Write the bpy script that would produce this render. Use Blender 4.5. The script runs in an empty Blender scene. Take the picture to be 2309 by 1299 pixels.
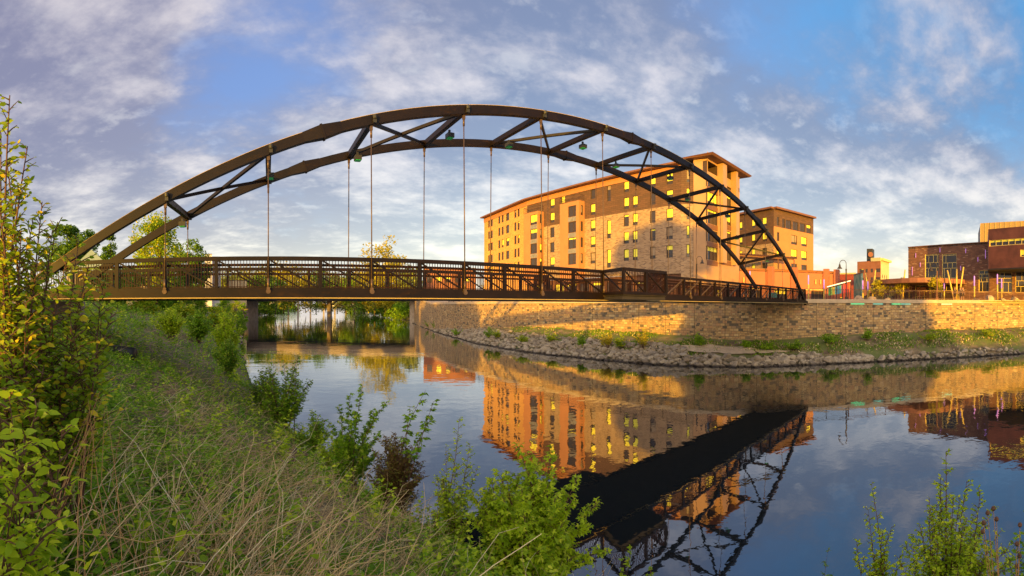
import bpy, math, random
import numpy as np
from mathutils import Vector, Matrix
R = math.radians
rnd = random.Random(7)
rng = np.random.default_rng(11)
sc = bpy.context.scene
COL = sc.collection

# ---------------------------------------------------------------- camera, sky, sun
EYE = 5.13                    # eye height above the river; the river is z = 0
K, PX0, YH = 985.0, 605.0, 690.0
cam = bpy.data.cameras.new('camera'); cam.type = 'PANO'; cam.panorama_type = 'CENTRAL_CYLINDRICAL'
half = 2309/2/K
cam.central_cylindrical_range_u_min, cam.central_cylindrical_range_u_max = -half, half
cam.central_cylindrical_range_v_min, cam.central_cylindrical_range_v_max = -(1299-YH)/K, YH/K
cam.clip_end = 20000; cam.clip_start = 0.05
co = bpy.data.objects.new('camera', cam); COL.objects.link(co)
co.location = (0, 0, EYE)
co.rotation_euler = (R(90), 0, -(2309/2-PX0)/K)
sc.camera = co
sc.view_settings.view_transform = 'Standard'; sc.view_settings.look = 'None'
sc.view_settings.exposure = 0.80; sc.view_settings.gamma = 1
sc.cycles.use_denoising = True
sc.cycles.max_bounces = 6; sc.cycles.transparent_max_bounces = 8
sc.cycles.sample_clamp_indirect = 6

SUN_EL = R(3.6)
sun_to = Vector((-.707, -.707, math.tan(SUN_EL))).normalized()
sl = bpy.data.lights.new('sun', 'SUN'); sl.energy = 5.0; sl.angle = R(.6); sl.color = (1.0, .54, .03)
so = bpy.data.objects.new('sun', sl); COL.objects.link(so); so.rotation_euler = sun_to.to_track_quat('Z', 'Y').to_euler()

class NT:
    def __init__(s, tree): s.t = tree; s.n = tree.nodes; s.l = tree.links
    def node(s, typ, **kw):
        n = s.n.new(typ)
        for k, v in kw.items(): setattr(n, k, v)
        return n
    def put(s, sock, v):
        if isinstance(v, bpy.types.NodeSocket): s.l.new(v, sock)
        elif v is not None: sock.default_value = v
    def math(s, op, a, b=0.0, clamp=False):
        n = s.node('ShaderNodeMath', operation=op, use_clamp=clamp); s.put(n.inputs[0], a); s.put(n.inputs[1], b); return n.outputs[0]
    def mix(s, f, a, b, bt='MIX'):
        n = s.node('ShaderNodeMix', data_type='RGBA', blend_type=bt); s.put(n.inputs[0], f)
        for sk, v in ((n.inputs[6], a), (n.inputs[7], b)): s.put(sk, v if isinstance(v, bpy.types.NodeSocket) else (*v[:3], 1))
        return n.outputs[2]
    def ramp(s, f, stops, interp='LINEAR'):
        n = s.node('ShaderNodeValToRGB'); cr = n.color_ramp; cr.interpolation = interp
        while len(cr.elements) < len(stops): cr.elements.new(.5)
        for e, (p, c) in zip(cr.elements, stops):
            e.position = p; e.color = (*c, 1) if isinstance(c, tuple) else (c, c, c, 1)
        s.put(n.inputs[0], f); return n.outputs[0]
    def smooth(s, x, a, b):
        n = s.node('ShaderNodeMapRange', interpolation_type='SMOOTHSTEP'); s.put(n.inputs[0], x)
        n.inputs[1].default_value = a; n.inputs[2].default_value = b; n.inputs[3].default_value = 0; n.inputs[4].default_value = 1
        return n.outputs[0]
    def noise(s, vec, scale, detail=4, rough=.55, dist=0.0, fac=True):
        n = s.node('ShaderNodeTexNoise'); s.put(n.inputs['Vector'], vec); n.inputs['Scale'].default_value = scale
        n.inputs['Detail'].default_value = detail; n.inputs['Roughness'].default_value = rough; n.inputs['Distortion'].default_value = dist
        return n.outputs[0] if fac else n.outputs[1]
    def mapping(s, vec, scale=(1, 1, 1), loc=(0, 0, 0), rot=(0, 0, 0)):
        n = s.node('ShaderNodeMapping'); s.put(n.inputs[0], vec); n.inputs[1].default_value = loc; n.inputs[2].default_value = rot; n.inputs[3].default_value = scale
        return n.outputs[0]

def azi(px): return (px-PX0)/K
def direction(px, py):
    a = azi(px); return Vector((math.sin(a), math.cos(a), (YH-py)/K)).normalized()

w = bpy.data.worlds.new('World'); sc.world = w; w.use_nodes = True
w.cycles.sampling_method = 'MANUAL'; w.cycles.sample_map_resolution = 1024
T = NT(w.node_tree); T.n.clear()
tc = T.node('ShaderNodeTexCoord').outputs['Generated']
sep = T.node('ShaderNodeSeparateXYZ'); T.put(sep.inputs[0], tc)
dx, dy, dz = sep.outputs
el = T.math('MAXIMUM', dz, 0.0)
den = T.math('ADD', el, .20)
cmb = T.node('ShaderNodeCombineXYZ'); T.put(cmb.inputs[0], T.math('DIVIDE', dx, den)); T.put(cmb.inputs[1], T.math('DIVIDE', dy, den)); T.put(cmb.inputs[2], 0.37)
q = cmb.outputs[0]
qr = T.mapping(q, rot=(0, 0, R(28)), scale=(1, 1.25, 1))
def blob(px, py, sharp):            # a soft patch of the sky about one direction
    v = T.node('ShaderNodeVectorMath', operation='DOT_PRODUCT'); T.put(v.inputs[0], tc); v.inputs[1].default_value = direction(px, py)
    return T.math('POWER', T.math('MAXIMUM', v.outputs[1], 0.0), sharp)
n1 = T.noise(qr, .85, 9, .53, .05)
n2 = T.noise(T.mapping(qr, loc=(5.3, 1.7, 2.2)), 2.0, 8, .60, .1)
n3 = T.noise(T.mapping(qr, loc=(9.1, 4.7, 6.2)), 7.0, 6, .6, .1)
def add(*v):
    r = v[0]
    for x in v[1:]: r = T.math('ADD', r, x)
    return r
def mul(a, b): return T.math('MULTIPLY', a, b)
bias = add(mul(blob(560, 140, 26), .26), mul(blob(2280, 110, 6), .17), mul(blob(1850, 200, 30), .10), mul(blob(2050, 330, 60), -.10), mul(blob(400, 330, 60), .12), mul(blob(1000, 60, 40), .05),
           mul(blob(120, 150, 14), -.22), mul(blob(900, 520, 8), -.17), mul(blob(1700, 430, 30), -.14), mul(blob(1350, 130, 16), -.13), mul(blob(2050, 600, 10), -.12))
openness = T.smooth(add(mul(n1, .72), mul(n2, .36), mul(n3, .12), bias), .60, .84)      # 1 = clear blue
right = T.smooth(add(blob(2280, 110, 3)), .35, 1.0)
blue = T.mix(right, (.12, .22, .56), (.03, .26, .62))
blue = T.mix(T.smooth(el, .45, .02), blue, (.42, .55, .70))
shade = T.smooth(add(mul(n2, .62), mul(n1, .25), mul(n3, .18)), .38, .57)
lowf = T.smooth(el, .36, .03)
cl_light = T.mix(lowf, (.68, .60, .62), (.96, .88, .82))
cl_dark = T.mix(lowf, (.13, .15, .30), (.46, .46, .55))
cl_dark = T.mix(mul(T.smooth(blob(250, 200, 2), .4, 1.0), .6), cl_dark, (.24, .19, .30))
cloud = T.mix(shade, cl_light, cl_dark)
cloud = T.mix(mul(T.smooth(n3, .52, .72), .35), cloud, (.82, .76, .74))
sky = T.mix(openness, cloud, blue)
hz = T.smooth(el, .16, .0)
warm = T.mix(blob(2100, 640, 4), (.74, .74, .78), (.98, .76, .50))
sky = T.mix(mul(hz, .72), sky, warm)
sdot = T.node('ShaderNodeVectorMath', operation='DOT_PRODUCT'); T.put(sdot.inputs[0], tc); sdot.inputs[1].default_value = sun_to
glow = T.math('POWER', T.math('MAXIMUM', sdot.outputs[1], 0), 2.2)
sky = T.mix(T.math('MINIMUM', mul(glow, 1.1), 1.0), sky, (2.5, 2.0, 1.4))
nish = T.node('ShaderNodeTexSky', sky_type='NISHITA'); nish.sun_disc = False; nish.sun_elevation = SUN_EL; nish.sun_rotation = math.atan2(sun_to.x, sun_to.y)
bg1 = T.node('ShaderNodeBackground'); T.put(bg1.inputs[0], nish.outputs[0]); bg1.inputs[1].default_value = .08
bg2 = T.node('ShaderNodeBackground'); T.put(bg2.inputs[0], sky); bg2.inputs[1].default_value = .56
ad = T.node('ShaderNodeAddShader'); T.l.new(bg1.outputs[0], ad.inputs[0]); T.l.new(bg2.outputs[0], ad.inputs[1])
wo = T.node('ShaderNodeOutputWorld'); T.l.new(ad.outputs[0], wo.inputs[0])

# ---------------------------------------------------------------- helpers
def tag(o, label=None, cat=None, group=None, kind=None):
    if label: o['label'] = label
    if cat: o['category'] = cat
    if group: o['group'] = group
    if kind: o['kind'] = kind
    return o
def empty(name, loc, label, cat, group=None, rz=0):
    o = bpy.data.objects.new(name, None); COL.objects.link(o); o.location = loc; o.rotation_euler = (0, 0, rz); o.empty_display_size = .2
    return tag(o, label, cat, group)
def link(name, me, mats, parent=None):
    for m in (mats if isinstance(mats, (list, tuple)) else [mats]): me.materials.append(m)
    o = bpy.data.objects.new(name, me); COL.objects.link(o)
    if parent is not None:
        o.parent = parent
        o.matrix_parent_inverse = parent_inv(parent)
    return o
def world_of(o):
    m = Matrix.LocRotScale(o.location, o.rotation_euler, o.scale)
    return m if o.parent is None else world_of(o.parent) @ o.matrix_parent_inverse @ m
def parent_inv(p): return world_of(p).inverted()
def copy_tree(o, parent=None):
    c = o.copy(); COL.objects.link(c)
    if parent is not None: c.parent = parent
    for ch in list(o.children): copy_tree(ch, c)
    return c

class MB:
    def __init__(s): s.v = []; s.f = []; s.m = []
    def add(s, vs, fs, mi=0):
        b = len(s.v); s.v.extend([tuple(v) for v in vs]); s.f.extend([tuple(b+i for i in f) for f in fs]); s.m.extend([mi]*len(fs)); return s
    def quad(s, a, b, c, d, mi=0): return s.add([a, b, c, d], [(0, 1, 2, 3)], mi)
    def box(s, x0, x1, y0, y1, z0, z1, mi=0):
        vs = [(x, y, z) for x in (x0, x1) for y in (y0, y1) for z in (z0, z1)]
        return s.add(vs, [(0, 1, 3, 2), (4, 6, 7, 5), (0, 4, 5, 1), (2, 3, 7, 6), (0, 2, 6, 4), (1, 5, 7, 3)], mi)
    def bar(s, p, q, w, h, up=(0, 0, 1), mi=0):
        p, q = Vector(p), Vector(q); d = (q-p).normalized(); u = Vector(up)
        if abs(d.dot(u)) > .98: u = Vector((1, 0, 0))
        sd = d.cross(u).normalized(); u = sd.cross(d).normalized()
        vs = [c+sd*(i*w/2)+u*(j*h/2) for c in (p, q) for i, j in ((-1, -1), (1, -1), (1, 1), (-1, 1))]
        return s.add(vs, [(0, 3, 2, 1), (4, 5, 6, 7), (0, 1, 5, 4), (1, 2, 6, 5), (2, 3, 7, 6), (3, 0, 4, 7)], mi)
    def sweep(s, pts, w, h, up=(0, 0, 1), mi=0):
        n = len(pts); pts = [Vector(p) for p in pts]; vs = []
        for i, p in enumerate(pts):
            d = (pts[min(i+1, n-1)]-pts[max(i-1, 0)]).normalized(); sd = d.cross(Vector(up)).normalized(); u = sd.cross(d).normalized()
            vs += [p+sd*(a*w/2)+u*(b*h/2) for a, b in ((-1, -1), (1, -1), (1, 1), (-1, 1))]
        fs = [(i*4+k, i*4+(k+1) % 4, i*4+4+(k+1) % 4, i*4+4+k) for i in range(n-1) for k in range(4)] + [(0, 3, 2, 1), ((n-1)*4, (n-1)*4+1, (n-1)*4+2, (n-1)*4+3)]
        return s.add(vs, fs, mi)
    def tube(s, pts, rad, n=6, mi=0, caps=True):
        pts = [Vector(p) for p in pts]; N = len(pts); vs = []
        if not isinstance(rad, (list, tuple)): rad = [rad]*N
        for i, p in enumerate(pts):
            d = (pts[min(i+1, N-1)]-pts[max(i-1, 0)]).normalized(); a = d.cross(Vector((0.13, .21, 1)) if abs(d.z) < .9 else Vector((1, .1, 0))).normalized(); b = d.cross(a)
            vs += [p+(a*math.cos(2*math.pi*k/n)+b*math.sin(2*math.pi*k/n))*rad[i] for k in range(n)]
        fs = [(i*n+k, i*n+(k+1) % n, (i+1)*n+(k+1) % n, (i+1)*n+k) for i in range(N-1) for k in range(n)]
        if caps: fs += [tuple(range(n))[::-1], tuple((N-1)*n+k for k in range(n))]
        return s.add(vs, fs, mi)
    def lathe(s, c, prof, n=12, mi=0):
        return s.tube([(c[0], c[1], c[2]+z) for r, z in prof], [r for r, z in prof], n, mi)
    def prism(s, poly, z0, z1, mi=0):
        n = len(poly); vs = [(x, y, z0) for x, y in poly]+[(x, y, z1) for x, y in poly]
        return s.add(vs, [tuple(range(n))[::-1], tuple(range(n, 2*n))]+[(i, (i+1) % n, n+(i+1) % n, n+i) for i in range(n)], mi)
    def build(s, name, mat, parent=None, smooth=False):
        me = bpy.data.meshes.new(name); me.from_pydata(s.v, [], s.f)
        if any(s.m): me.polygons.foreach_set('material_index', s.m)
        if smooth: me.polygons.foreach_set('use_smooth', [True]*len(me.polygons))
        me.update(); return link(name, me, mat, parent)

# ---------------------------------------------------------------- materials
def material(name):
    m = bpy.data.materials.new(name); m.use_nodes = True; t = NT(m.node_tree); b = t.n['Principled BSDF']; return m, t, b
def plain(name, col, rough=.6, metal=0.0, vary=.18, scale=3.0, bump=0.0, spec=.4):
    m, t, b = material(name); g = t.node('ShaderNodeNewGeometry').outputs['Position']
    n = t.noise(g, scale, 5, .6)
    c = t.mix(t.smooth(n, .3, .7), tuple(x*(1-vary) for x in col), tuple(min(1, x*(1+vary)) for x in col))
    t.put(b.inputs['Base Color'], c); b.inputs['Roughness'].default_value = rough; b.inputs['Metallic'].default_value = metal
    b.inputs['Specular IOR Level'].default_value = spec
    if bump:
        bp = t.node('ShaderNodeBump'); bp.inputs['Strength'].default_value = bump; bp.inputs['Distance'].default_value = .05; t.put(bp.inputs['Height'], t.noise(g, scale*6, 6, .6)); t.put(b.inputs['Normal'], bp.outputs[0])
    return m
def emit(name, col, st):
    m, t, b = material(name); b.inputs['Base Color'].default_value = (*col, 1); b.inputs['Emission Color'].default_value = (*col, 1); b.inputs['Emission Strength'].default_value = st; return m
def masonry(name, stops, mortar, bw, bh, ms=.012, vary_scale=.25, bump=.4, squash=1.0, alt=None, panel=None):
    """blocks drawn on UV in metres, each block its own colour out of the ramp"""
    m, t, b = material(name); uv = t.node('ShaderNodeTexCoord').outputs['UV']
    def bricks(w_, h_, loc=(0, 0, 0), off=.5):
        n = t.node('ShaderNodeTexBrick'); t.put(n.inputs['Vector'], t.mapping(uv, loc=loc)); n.inputs['Scale'].default_value = 1; n.offset = off
        n.inputs['Color1'].default_value = (0, 0, 0, 1); n.inputs['Color2'].default_value = (1, 1, 1, 1); n.inputs['Mortar'].default_value = (.5, .5, .5, 1)
        n.inputs['Mortar Size'].default_value = ms; n.inputs['Mortar Smooth'].default_value = .2; n.inputs['Bias'].default_value = 0
        n.inputs['Brick Width'].default_value = w_; n.inputs['Row Height'].default_value = h_; n.squash = squash; n.squash_frequency = 3
        return n.outputs[0], n.outputs[1]
    c1, f1 = bricks(bw, bh)
    if alt:
        c2, f2 = bricks(alt[0], alt[1], (.37, 0, 0), .37)
        c3, _ = bricks(alt[2], alt[3], (.11, 0, 0), .0)
        sel = t.math('GREATER_THAN', c3, .52)
        c1 = t.mix(sel, c1, c2); fm = t.node('ShaderNodeMix', data_type='FLOAT'); t.put(fm.inputs[0], sel); t.put(fm.inputs[2], f1); t.put(fm.inputs[3], f2); f1 = fm.outputs[0]
    col = t.ramp(c1, stops, 'CONSTANT')
    g = t.node('ShaderNodeNewGeometry').outputs['Position']
    big = t.noise(g, vary_scale, 4, .6)
    col = t.mix(1.0, col, t.ramp(big, [(.3, .82), (.7, 1.12)]), 'MULTIPLY')
    col = t.mix(mul_t(t, t.noise(g, 9, 4), .25), col, (.35, .27, .18))
    col = t.mix(f1, col, mortar)
    if panel:
        st = t.smooth(t.noise(t.mapping(uv, scale=(.55, .09, 1)), 2.2, 6, .65), .5, .72); col = t.mix(t.math('MULTIPLY', st, .45), col, (.16, .12, .08))
        sx = t.node('ShaderNodeSeparateXYZ'); t.put(sx.inputs[0], uv)
        fr = t.math('FRACT', t.math('DIVIDE', sx.outputs[0], panel)); col = t.mix(t.math('LESS_THAN', fr, .03/panel*1.3), col, tuple(x*.35 for x in mortar))
    t.put(b.inputs['Base Color'], col); b.inputs['Roughness'].default_value = .85
    bp = t.node('ShaderNodeBump'); bp.inputs['Strength'].default_value = bump; bp.inputs['Distance'].default_value = .03
    t.put(bp.inputs['Height'], t.math('SUBTRACT', t.math('MULTIPLY', c1, .6), f1)); t.put(b.inputs['Normal'], bp.outputs[0])
    return m
def mul_t(t, a, b): return t.math('MULTIPLY', a, b)

M = {}
M['steel'] = plain('bridge_bronze_paint', (.009, .005, .004), .55, .0, .30, 1.2, spec=.22)
def rust(mat, col):
    t = NT(mat.node_tree); b = t.n['Principled BSDF']; g = t.node('ShaderNodeNewGeometry').outputs['Position']
    old = b.inputs['Base Color'].links[0].from_socket; f = t.smooth(t.noise(t.mapping(g, scale=(1, 1, 2.2)), 2.6, 8, .7, .4), .52, .72)
    t.put(b.inputs['Base Color'], t.mix(t.math('MULTIPLY', f, .75), old, col)); t.put(b.inputs['Roughness'], t.math('ADD', .46, t.math('MULTIPLY', f, .3)))
rust(M['steel'], (.026, .012, .008))
M['steel_brown'] = plain('bridge_railing_paint', (.024, .009, .006), .5, .0, .30, 1.5, spec=.2)
M['hanger'] = plain('hanger_steel', (.11, .07, .045), .4, .3, .2, 5)
M['deck'] = plain('deck_concrete', (.30, .27, .23), .85, 0, .15, 2, .2)
M['strip'] = plain('bridge_edge_tube', (.50, .36, .12), .4, 0, .1, 2)
M['soffit'] = plain('bridge_floor_steel', (.03, .025, .022), .7, 0, .2, 2)
M['green_led'] = emit('green_lamp_lens', (.02, .35, .08), .12)
M['lampbox'] = plain('lamp_housing', (.03, .03, .03), .5)
M['stone'] = masonry('river_wall_stone', [(0, (0.095, 0.075, 0.054)), (.09, (0.342, 0.211, 0.094)), (.22, (0.475, 0.290, 0.115)), (.42, (0.551, 0.352, 0.144)), (.58, (0.418, 0.264, 0.137)), (.70, (0.627, 0.440, 0.209)), (.82, (0.475, 0.255, 0.115)), (.94, (0.190, 0.141, 0.094))],
                     (0.162, 0.114, 0.065), .46, .26, .016, .12, .5, 1.0, (.33, .17, .92, .52), 3.2)
M['cap'] = plain('wall_cap_concrete', (0.510, 0.385, 0.256), .8, 0, .1, 1.5, .2)
M['plaza'] = plain('plaza_paving', (.42, .36, .28), .85, 0, .12, .8, .1)
M['concrete'] = plain('pier_concrete', (.36, .30, .25), .85, 0, .22, .7, .2)
M['girder'] = plain('girder_concrete', (.15, .115, .085), .85, 0, .15, .3)
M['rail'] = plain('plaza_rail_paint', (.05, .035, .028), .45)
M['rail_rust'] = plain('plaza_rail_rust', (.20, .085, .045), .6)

M['water'], t, b = material('river_water')
t.n.remove(b)
g = t.node('ShaderNodeNewGeometry').outputs['Position']
h1 = t.noise(t.mapping(g, rot=(0, 0, R(20)), scale=(1, 1, 1)), 1.1, 3, .5, .3)
h2 = t.noise(t.mapping(g, rot=(0, 0, R(-35)), scale=(.35, 1, 1)), .35, 3, .5)
h3 = t.noise(g, 5.0, 2, .5)
patch = t.smooth(t.noise(g, .05, 3, .6), .42, .66)
hh = t.math('ADD', t.math('MULTIPLY', h1, .8), t.math('ADD', t.math('MULTIPLY', h2, 1.6), t.math('MULTIPLY', h3, .10)))
sy = t.node('ShaderNodeSeparateXYZ'); t.put(sy.inputs[0], g)
rough_far = t.smooth(sy.outputs[1], 150, 260)
amp = t.math('ADD', t.math('ADD', .35, t.math('MULTIPLY', patch, .55)), t.math('MULTIPLY', rough_far, 3.0))
bp = t.node('ShaderNodeBump'); bp.inputs['Distance'].default_value = .016; bp.inputs['Strength'].default_value = 1.0; t.put(bp.inputs['Height'], t.math('MULTIPLY', hh, amp))
gl = t.node('ShaderNodeBsdfGlossy'); gl.inputs['Roughness'].default_value = .015; gl.inputs['Color'].default_value = (.86, .88, .92, 1); t.put(gl.inputs['Normal'], bp.outputs[0])
df = t.node('ShaderNodeBsdfDiffuse'); df.inputs['Color'].default_value = (.010, .014, .016, 1)
fr = t.node('ShaderNodeFresnel'); fr.inputs['IOR'].default_value = 2.2; t.put(fr.inputs['Normal'], bp.outputs[0])
ms = t.node('ShaderNodeMixShader'); t.l.new(t.math('MINIMUM', t.math('MULTIPLY', fr.outputs[0], 1.45), 1.0), ms.inputs[0]); t.l.new(df.outputs[0], ms.inputs[1]); t.l.new(gl.outputs[0], ms.inputs[2])
t.l.new(ms.outputs[0], t.n['Material Output'].inputs[0])

M['ground'], t, b = material('bank_soil')
g = t.node('ShaderNodeNewGeometry').outputs['Position']
sz = t.node('ShaderNodeSeparateXYZ'); t.put(sz.inputs[0], g)
c = t.mix(t.smooth(t.noise(g, .9, 6, .6), .35, .65), (.12, .085, .045), (.30, .22, .12))
c = t.mix(t.smooth(t.noise(g, .35, 5, .6), .42, .60), c, (.13, .16, .035))
wet = t.smooth(sz.outputs[2], .28, .0); c = t.mix(wet, c, (.035, .028, .02))
t.put(b.inputs['Base Color'], c); b.inputs['Roughness'].default_value = .95
bp = t.node('ShaderNodeBump'); bp.inputs['Strength'].default_value = .8; bp.inputs['Distance'].default_value = .08; t.put(bp.inputs['Height'], t.noise(g, 6, 6, .65)); t.put(b.inputs['Normal'], bp.outputs[0])

def leafmat(name, dark, light, tip=None, transl=.5, scale=.8, rough=.5):
    m, t, b = material(name); g = t.node('ShaderNodeNewGeometry').outputs['Position']
    at = t.node('ShaderNodeAttribute', attribute_name='rnd').outputs['Fac']
    f = t.math('ADD', t.math('MULTIPLY', at, .55), t.math('MULTIPLY', t.noise(g, scale, 3), .55))
    c = t.mix(t.smooth(f, .2, .9), dark, light)
    if tip: c = t.mix(t.smooth(at, .80, .97), c, tip)
    t.put(b.inputs['Base Color'], c); b.inputs['Roughness'].default_value = rough; b.inputs['Specular IOR Level'].default_value = .25
    tr = t.node('ShaderNodeBsdfTranslucent'); t.put(tr.inputs[0], c); mx = t.node('ShaderNodeMixShader'); mx.inputs[0].default_value = transl
    t.l.new(b.outputs[0], mx.inputs[1]); t.l.new(tr.outputs[0], mx.inputs[2]); t.l.new(mx.outputs[0], t.n['Material Output'].inputs[0])
    return m
M['leaf_maple'] = leafmat('maple_leaf', (.28, .44, .015), (.66, .82, .03), (.80, .86, .07))
M['leaf_green'] = leafmat('shrub_leaf', (.13, .28, .015), (.38, .62, .03), (.58, .70, .06))
M['leaf_dark'] = leafmat('dark_shrub_leaf', (.10, .20, .02), (.27, .42, .03))
M['leaf_red'] = leafmat('reddish_leaf', (.13, .08, .025), (.34, .24, .06), (.30, .40, .05))
M['leaf_bush'] = leafmat('dogwood_leaf', (.20, .34, .015), (.55, .68, .03), (.90, .70, .04))
M['leaf_yellow'] = leafmat('yellow_green_leaf', (.34, .32, .02), (.70, .60, .05))
M['leaf_tree'] = leafmat('far_tree_leaf', (.07, .16, .012), (.22, .38, .03), None, .3, .15)
M['leaf_far'] = leafmat('pale_tree_leaf', (.13, .17, .035), (.32, .36, .06), None, .3, .08)  # paler olive leaf colour for distant trees and woods
M['grass'] = leafmat('grass_blade', (.12, .30, .02), (.32, .62, .04), (.55, .70, .12), .3, .6)
M['dead'] = leafmat('dead_stem', (.46, .30, .14), (.90, .68, .34), (.95, .82, .52), .1, 1.5, .8)
M['dead_orange'] = leafmat('orange_stem', (.55, .30, .12), (.85, .55, .24), None, .1, 1.5, .7)
M['bark'] = plain('bark', (.13, .085, .055), .9, 0, .3, 8, .5)
M['twig'] = plain('twig', (.14, .07, .04), .8, 0, .3, 8)
M['rock'], t, b = material('riprap_stone')
g = t.node('ShaderNodeNewGeometry').outputs['Position']; oi = t.node('ShaderNodeObjectInfo').outputs['Random']
at = t.node('ShaderNodeAttribute', attribute_name='rnd').outputs['Fac']
f = t.math('FRACT', t.math('ADD', oi, at))
c = t.ramp(f, [(0, (.20, .165, .12)), (.35, (.36, .30, .215)), (.7, (.52, .44, .32)), (1, (.30, .235, .165))])
c = t.mix(mul_t(t, t.noise(g, 7, 5), .5), c, (.16, .12, .09))
sz = t.node('ShaderNodeSeparateXYZ'); t.put(sz.inputs[0], g); c = t.mix(t.smooth(sz.outputs[2], .22, .05), c, (.05, .038, .03))
t.put(b.inputs['Base Color'], c); b.inputs['Roughness'].default_value = .9
bp = t.node('ShaderNodeBump'); bp.inputs['Strength'].default_value = .6; bp.inputs['Distance'].default_value = .05; t.put(bp.inputs['Height'], t.noise(g, 9, 6, .6)); t.put(b.inputs['Normal'], bp.outputs[0])
M['sand'] = plain('sand', (.50, .38, .25), .95, 0, .12, 2, .3)

# ---------------------------------------------------------------- ground shape
LS = np.array([(40, -300), (14, -80), (9.5, -30), (8.2, -10), (7.2, -3), (6.6, 0), (6.0, 2.5), (5.2, 4.8), (4.3, 6.9), (3.7, 9.0), (3.3, 10.2), (2.8, 11.7), (2.2, 13.4), (1.3, 16.3), (.2, 21.5), (-1.0, 28), (-3.2, 50), (-6.6, 100), (-8, 150), (-6, 194), (6, 421), (56, 1008), (100, 2500), (400, 9000)], float)
RS = np.array([(700, 9000), (240, 2500), (150, 790), (99, 495), (72, 271), (47, 137), (43.4, 125.7), (36, 95), (31, 72.6), (27.6, 52.6), (27.4, 40.9), (28.6, 31.8), (30, 23), (33.4, 15.8), (37.6, 10.6), (42.4, 1.9), (47, -8.5), (56, -30), (85, -90), (240, -400)], float)
def sdist(P, S):
    """signed distance to a polyline; positive on its left side"""
    P = np.atleast_2d(P); best = np.full(len(P), 1e18); sg = np.ones(len(P))
    for a, b_ in zip(S[:-1], S[1:]):
        d = b_-a; L = (d*d).sum(); tt = np.clip(((P-a)@d)/L, 0, 1); c = a+tt[:, None]*d; e = P-c; q2 = (e*e).sum(1)
        cr = d[0]*(P[:, 1]-a[1])-d[1]*(P[:, 0]-a[0]); m_ = q2 < best; best = np.where(m_, q2, best); sg = np.where(m_, np.sign(cr), sg)
    return np.sqrt(best)*sg
def vnoise(P, f, seed=0):
    x = P[:, 0]*f; y = P[:, 1]*f; r = 0
    for i, (a, b_, ph) in enumerate(((1, .3, .2), (-.4, 1.1, 1.9), (1.7, -1.3, 4.1), (2.3, 2.1, 2.7), (-3.1, 1.9, .7))):
        r = r+np.sin(a*x+b_*y+ph+seed*1.7+i)/(1+i*.6)
    return r/2.6
def ground_z(P):
    P = np.atleast_2d(np.asarray(P, float)); s = sdist(P, LS); r = sdist(P, RS)
    hl = np.interp(s, [-8, -2, 0, 1.2, 3, 5, 7, 10, 13, 17, 22, 60, 400], [-1.5, -.6, -.02, .72, 1.6, 2.6, 3.35, 4.35, 5.0, 5.45, 5.7, 5.8, 6])
    tip = np.exp(-((P[:, 0]-36)**2+(P[:, 1]-16)**2)/90)
    base = np.interp(r, [-8, -2, 0, 1.0, 3, 5.5, 9], [-1.5, -.6, -.02, .45, 1.25, 2.15, 2.4])
    base = np.where(r > 0, base*(1-.35*tip), base)
    up = np.interp(P[:, 1], [125, 150], [0, 1]); base = base+up*np.interp(r, [0, 12, 30, 200], [0, 3.2, 4.0, 5])
    z = np.where(s > -2, hl, np.where(r > -2, base, -1.5)); z = np.maximum(z, np.where(r > -2, base, -1.5))
    land = np.clip(z*1.5, 0, 1)*np.clip(1-z/40, 0, 1)
    z = z+land*(.20*vnoise(P, .7)+.12*vnoise(P, 1.9, 3)+.05*vnoise(P, 4.3, 6))
    far = np.hypot(P[:, 0], P[:, 1]); z = z+np.where(z > 3, np.clip((far-500)/2500, 0, 1)*10*(.7+.5*vnoise(P, .0011)), 0)
    return z
def gz(x, y): return float(ground_z([(x, y)])[0])

rr = np.concatenate([[0.02], np.geomspace(.35, 9000, 250)]); aa = np.linspace(0, 2*math.pi, 721)[:-1]
AA, RR = np.meshgrid(aa, rr); P = np.c_[(RR*np.sin(AA)).ravel(), (RR*np.cos(AA)).ravel()]; Z = ground_z(P)
nr, na = len(rr), len(aa)
i = np.arange(nr-1)[:, None]*na; j = np.arange(na)[None, :]; j2 = (j+1) % na
F = np.stack([i+j, i+na+j, i+na+j2, i+j2], -1).reshape(-1, 4)
def np_mesh(name, V, F, mat, parent=None, smooth=False, rnd_face=None):
    me = bpy.data.meshes.new(name); nf, k = F.shape
    me.vertices.add(len(V)); me.vertices.foreach_set('co', np.ascontiguousarray(V, np.float32).ravel())
    me.loops.add(nf*k); me.loops.foreach_set('vertex_index', F.astype(np.int32).ravel())
    me.polygons.add(nf); me.polygons.foreach_set('loop_start', np.arange(0, nf*k, k, dtype=np.int32))
    if smooth: me.polygons.foreach_set('use_smooth', np.ones(nf, bool))
    if rnd_face is not None:
        a = me.attributes.new('rnd', 'FLOAT', 'FACE'); a.data.foreach_set('value', rnd_face.astype(np.float32))
    me.update(calc_edges=True); me.validate()
    return link(name, me, mat, parent)
o = np_mesh('ground', np.c_[P, Z], F, M['ground'], None, True); tag(o, 'brown soil of the river banks', 'ground', None, 'structure')
wm = MB(); wm.quad((-9000, -3000, 0), (9000, -3000, 0), (9000, 9000, 0), (-9000, 9000, 0))
tag(wm.build('water', M['water']), 'calm dark river mirroring the bridge and sky', 'water', None, 'structure')

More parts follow.
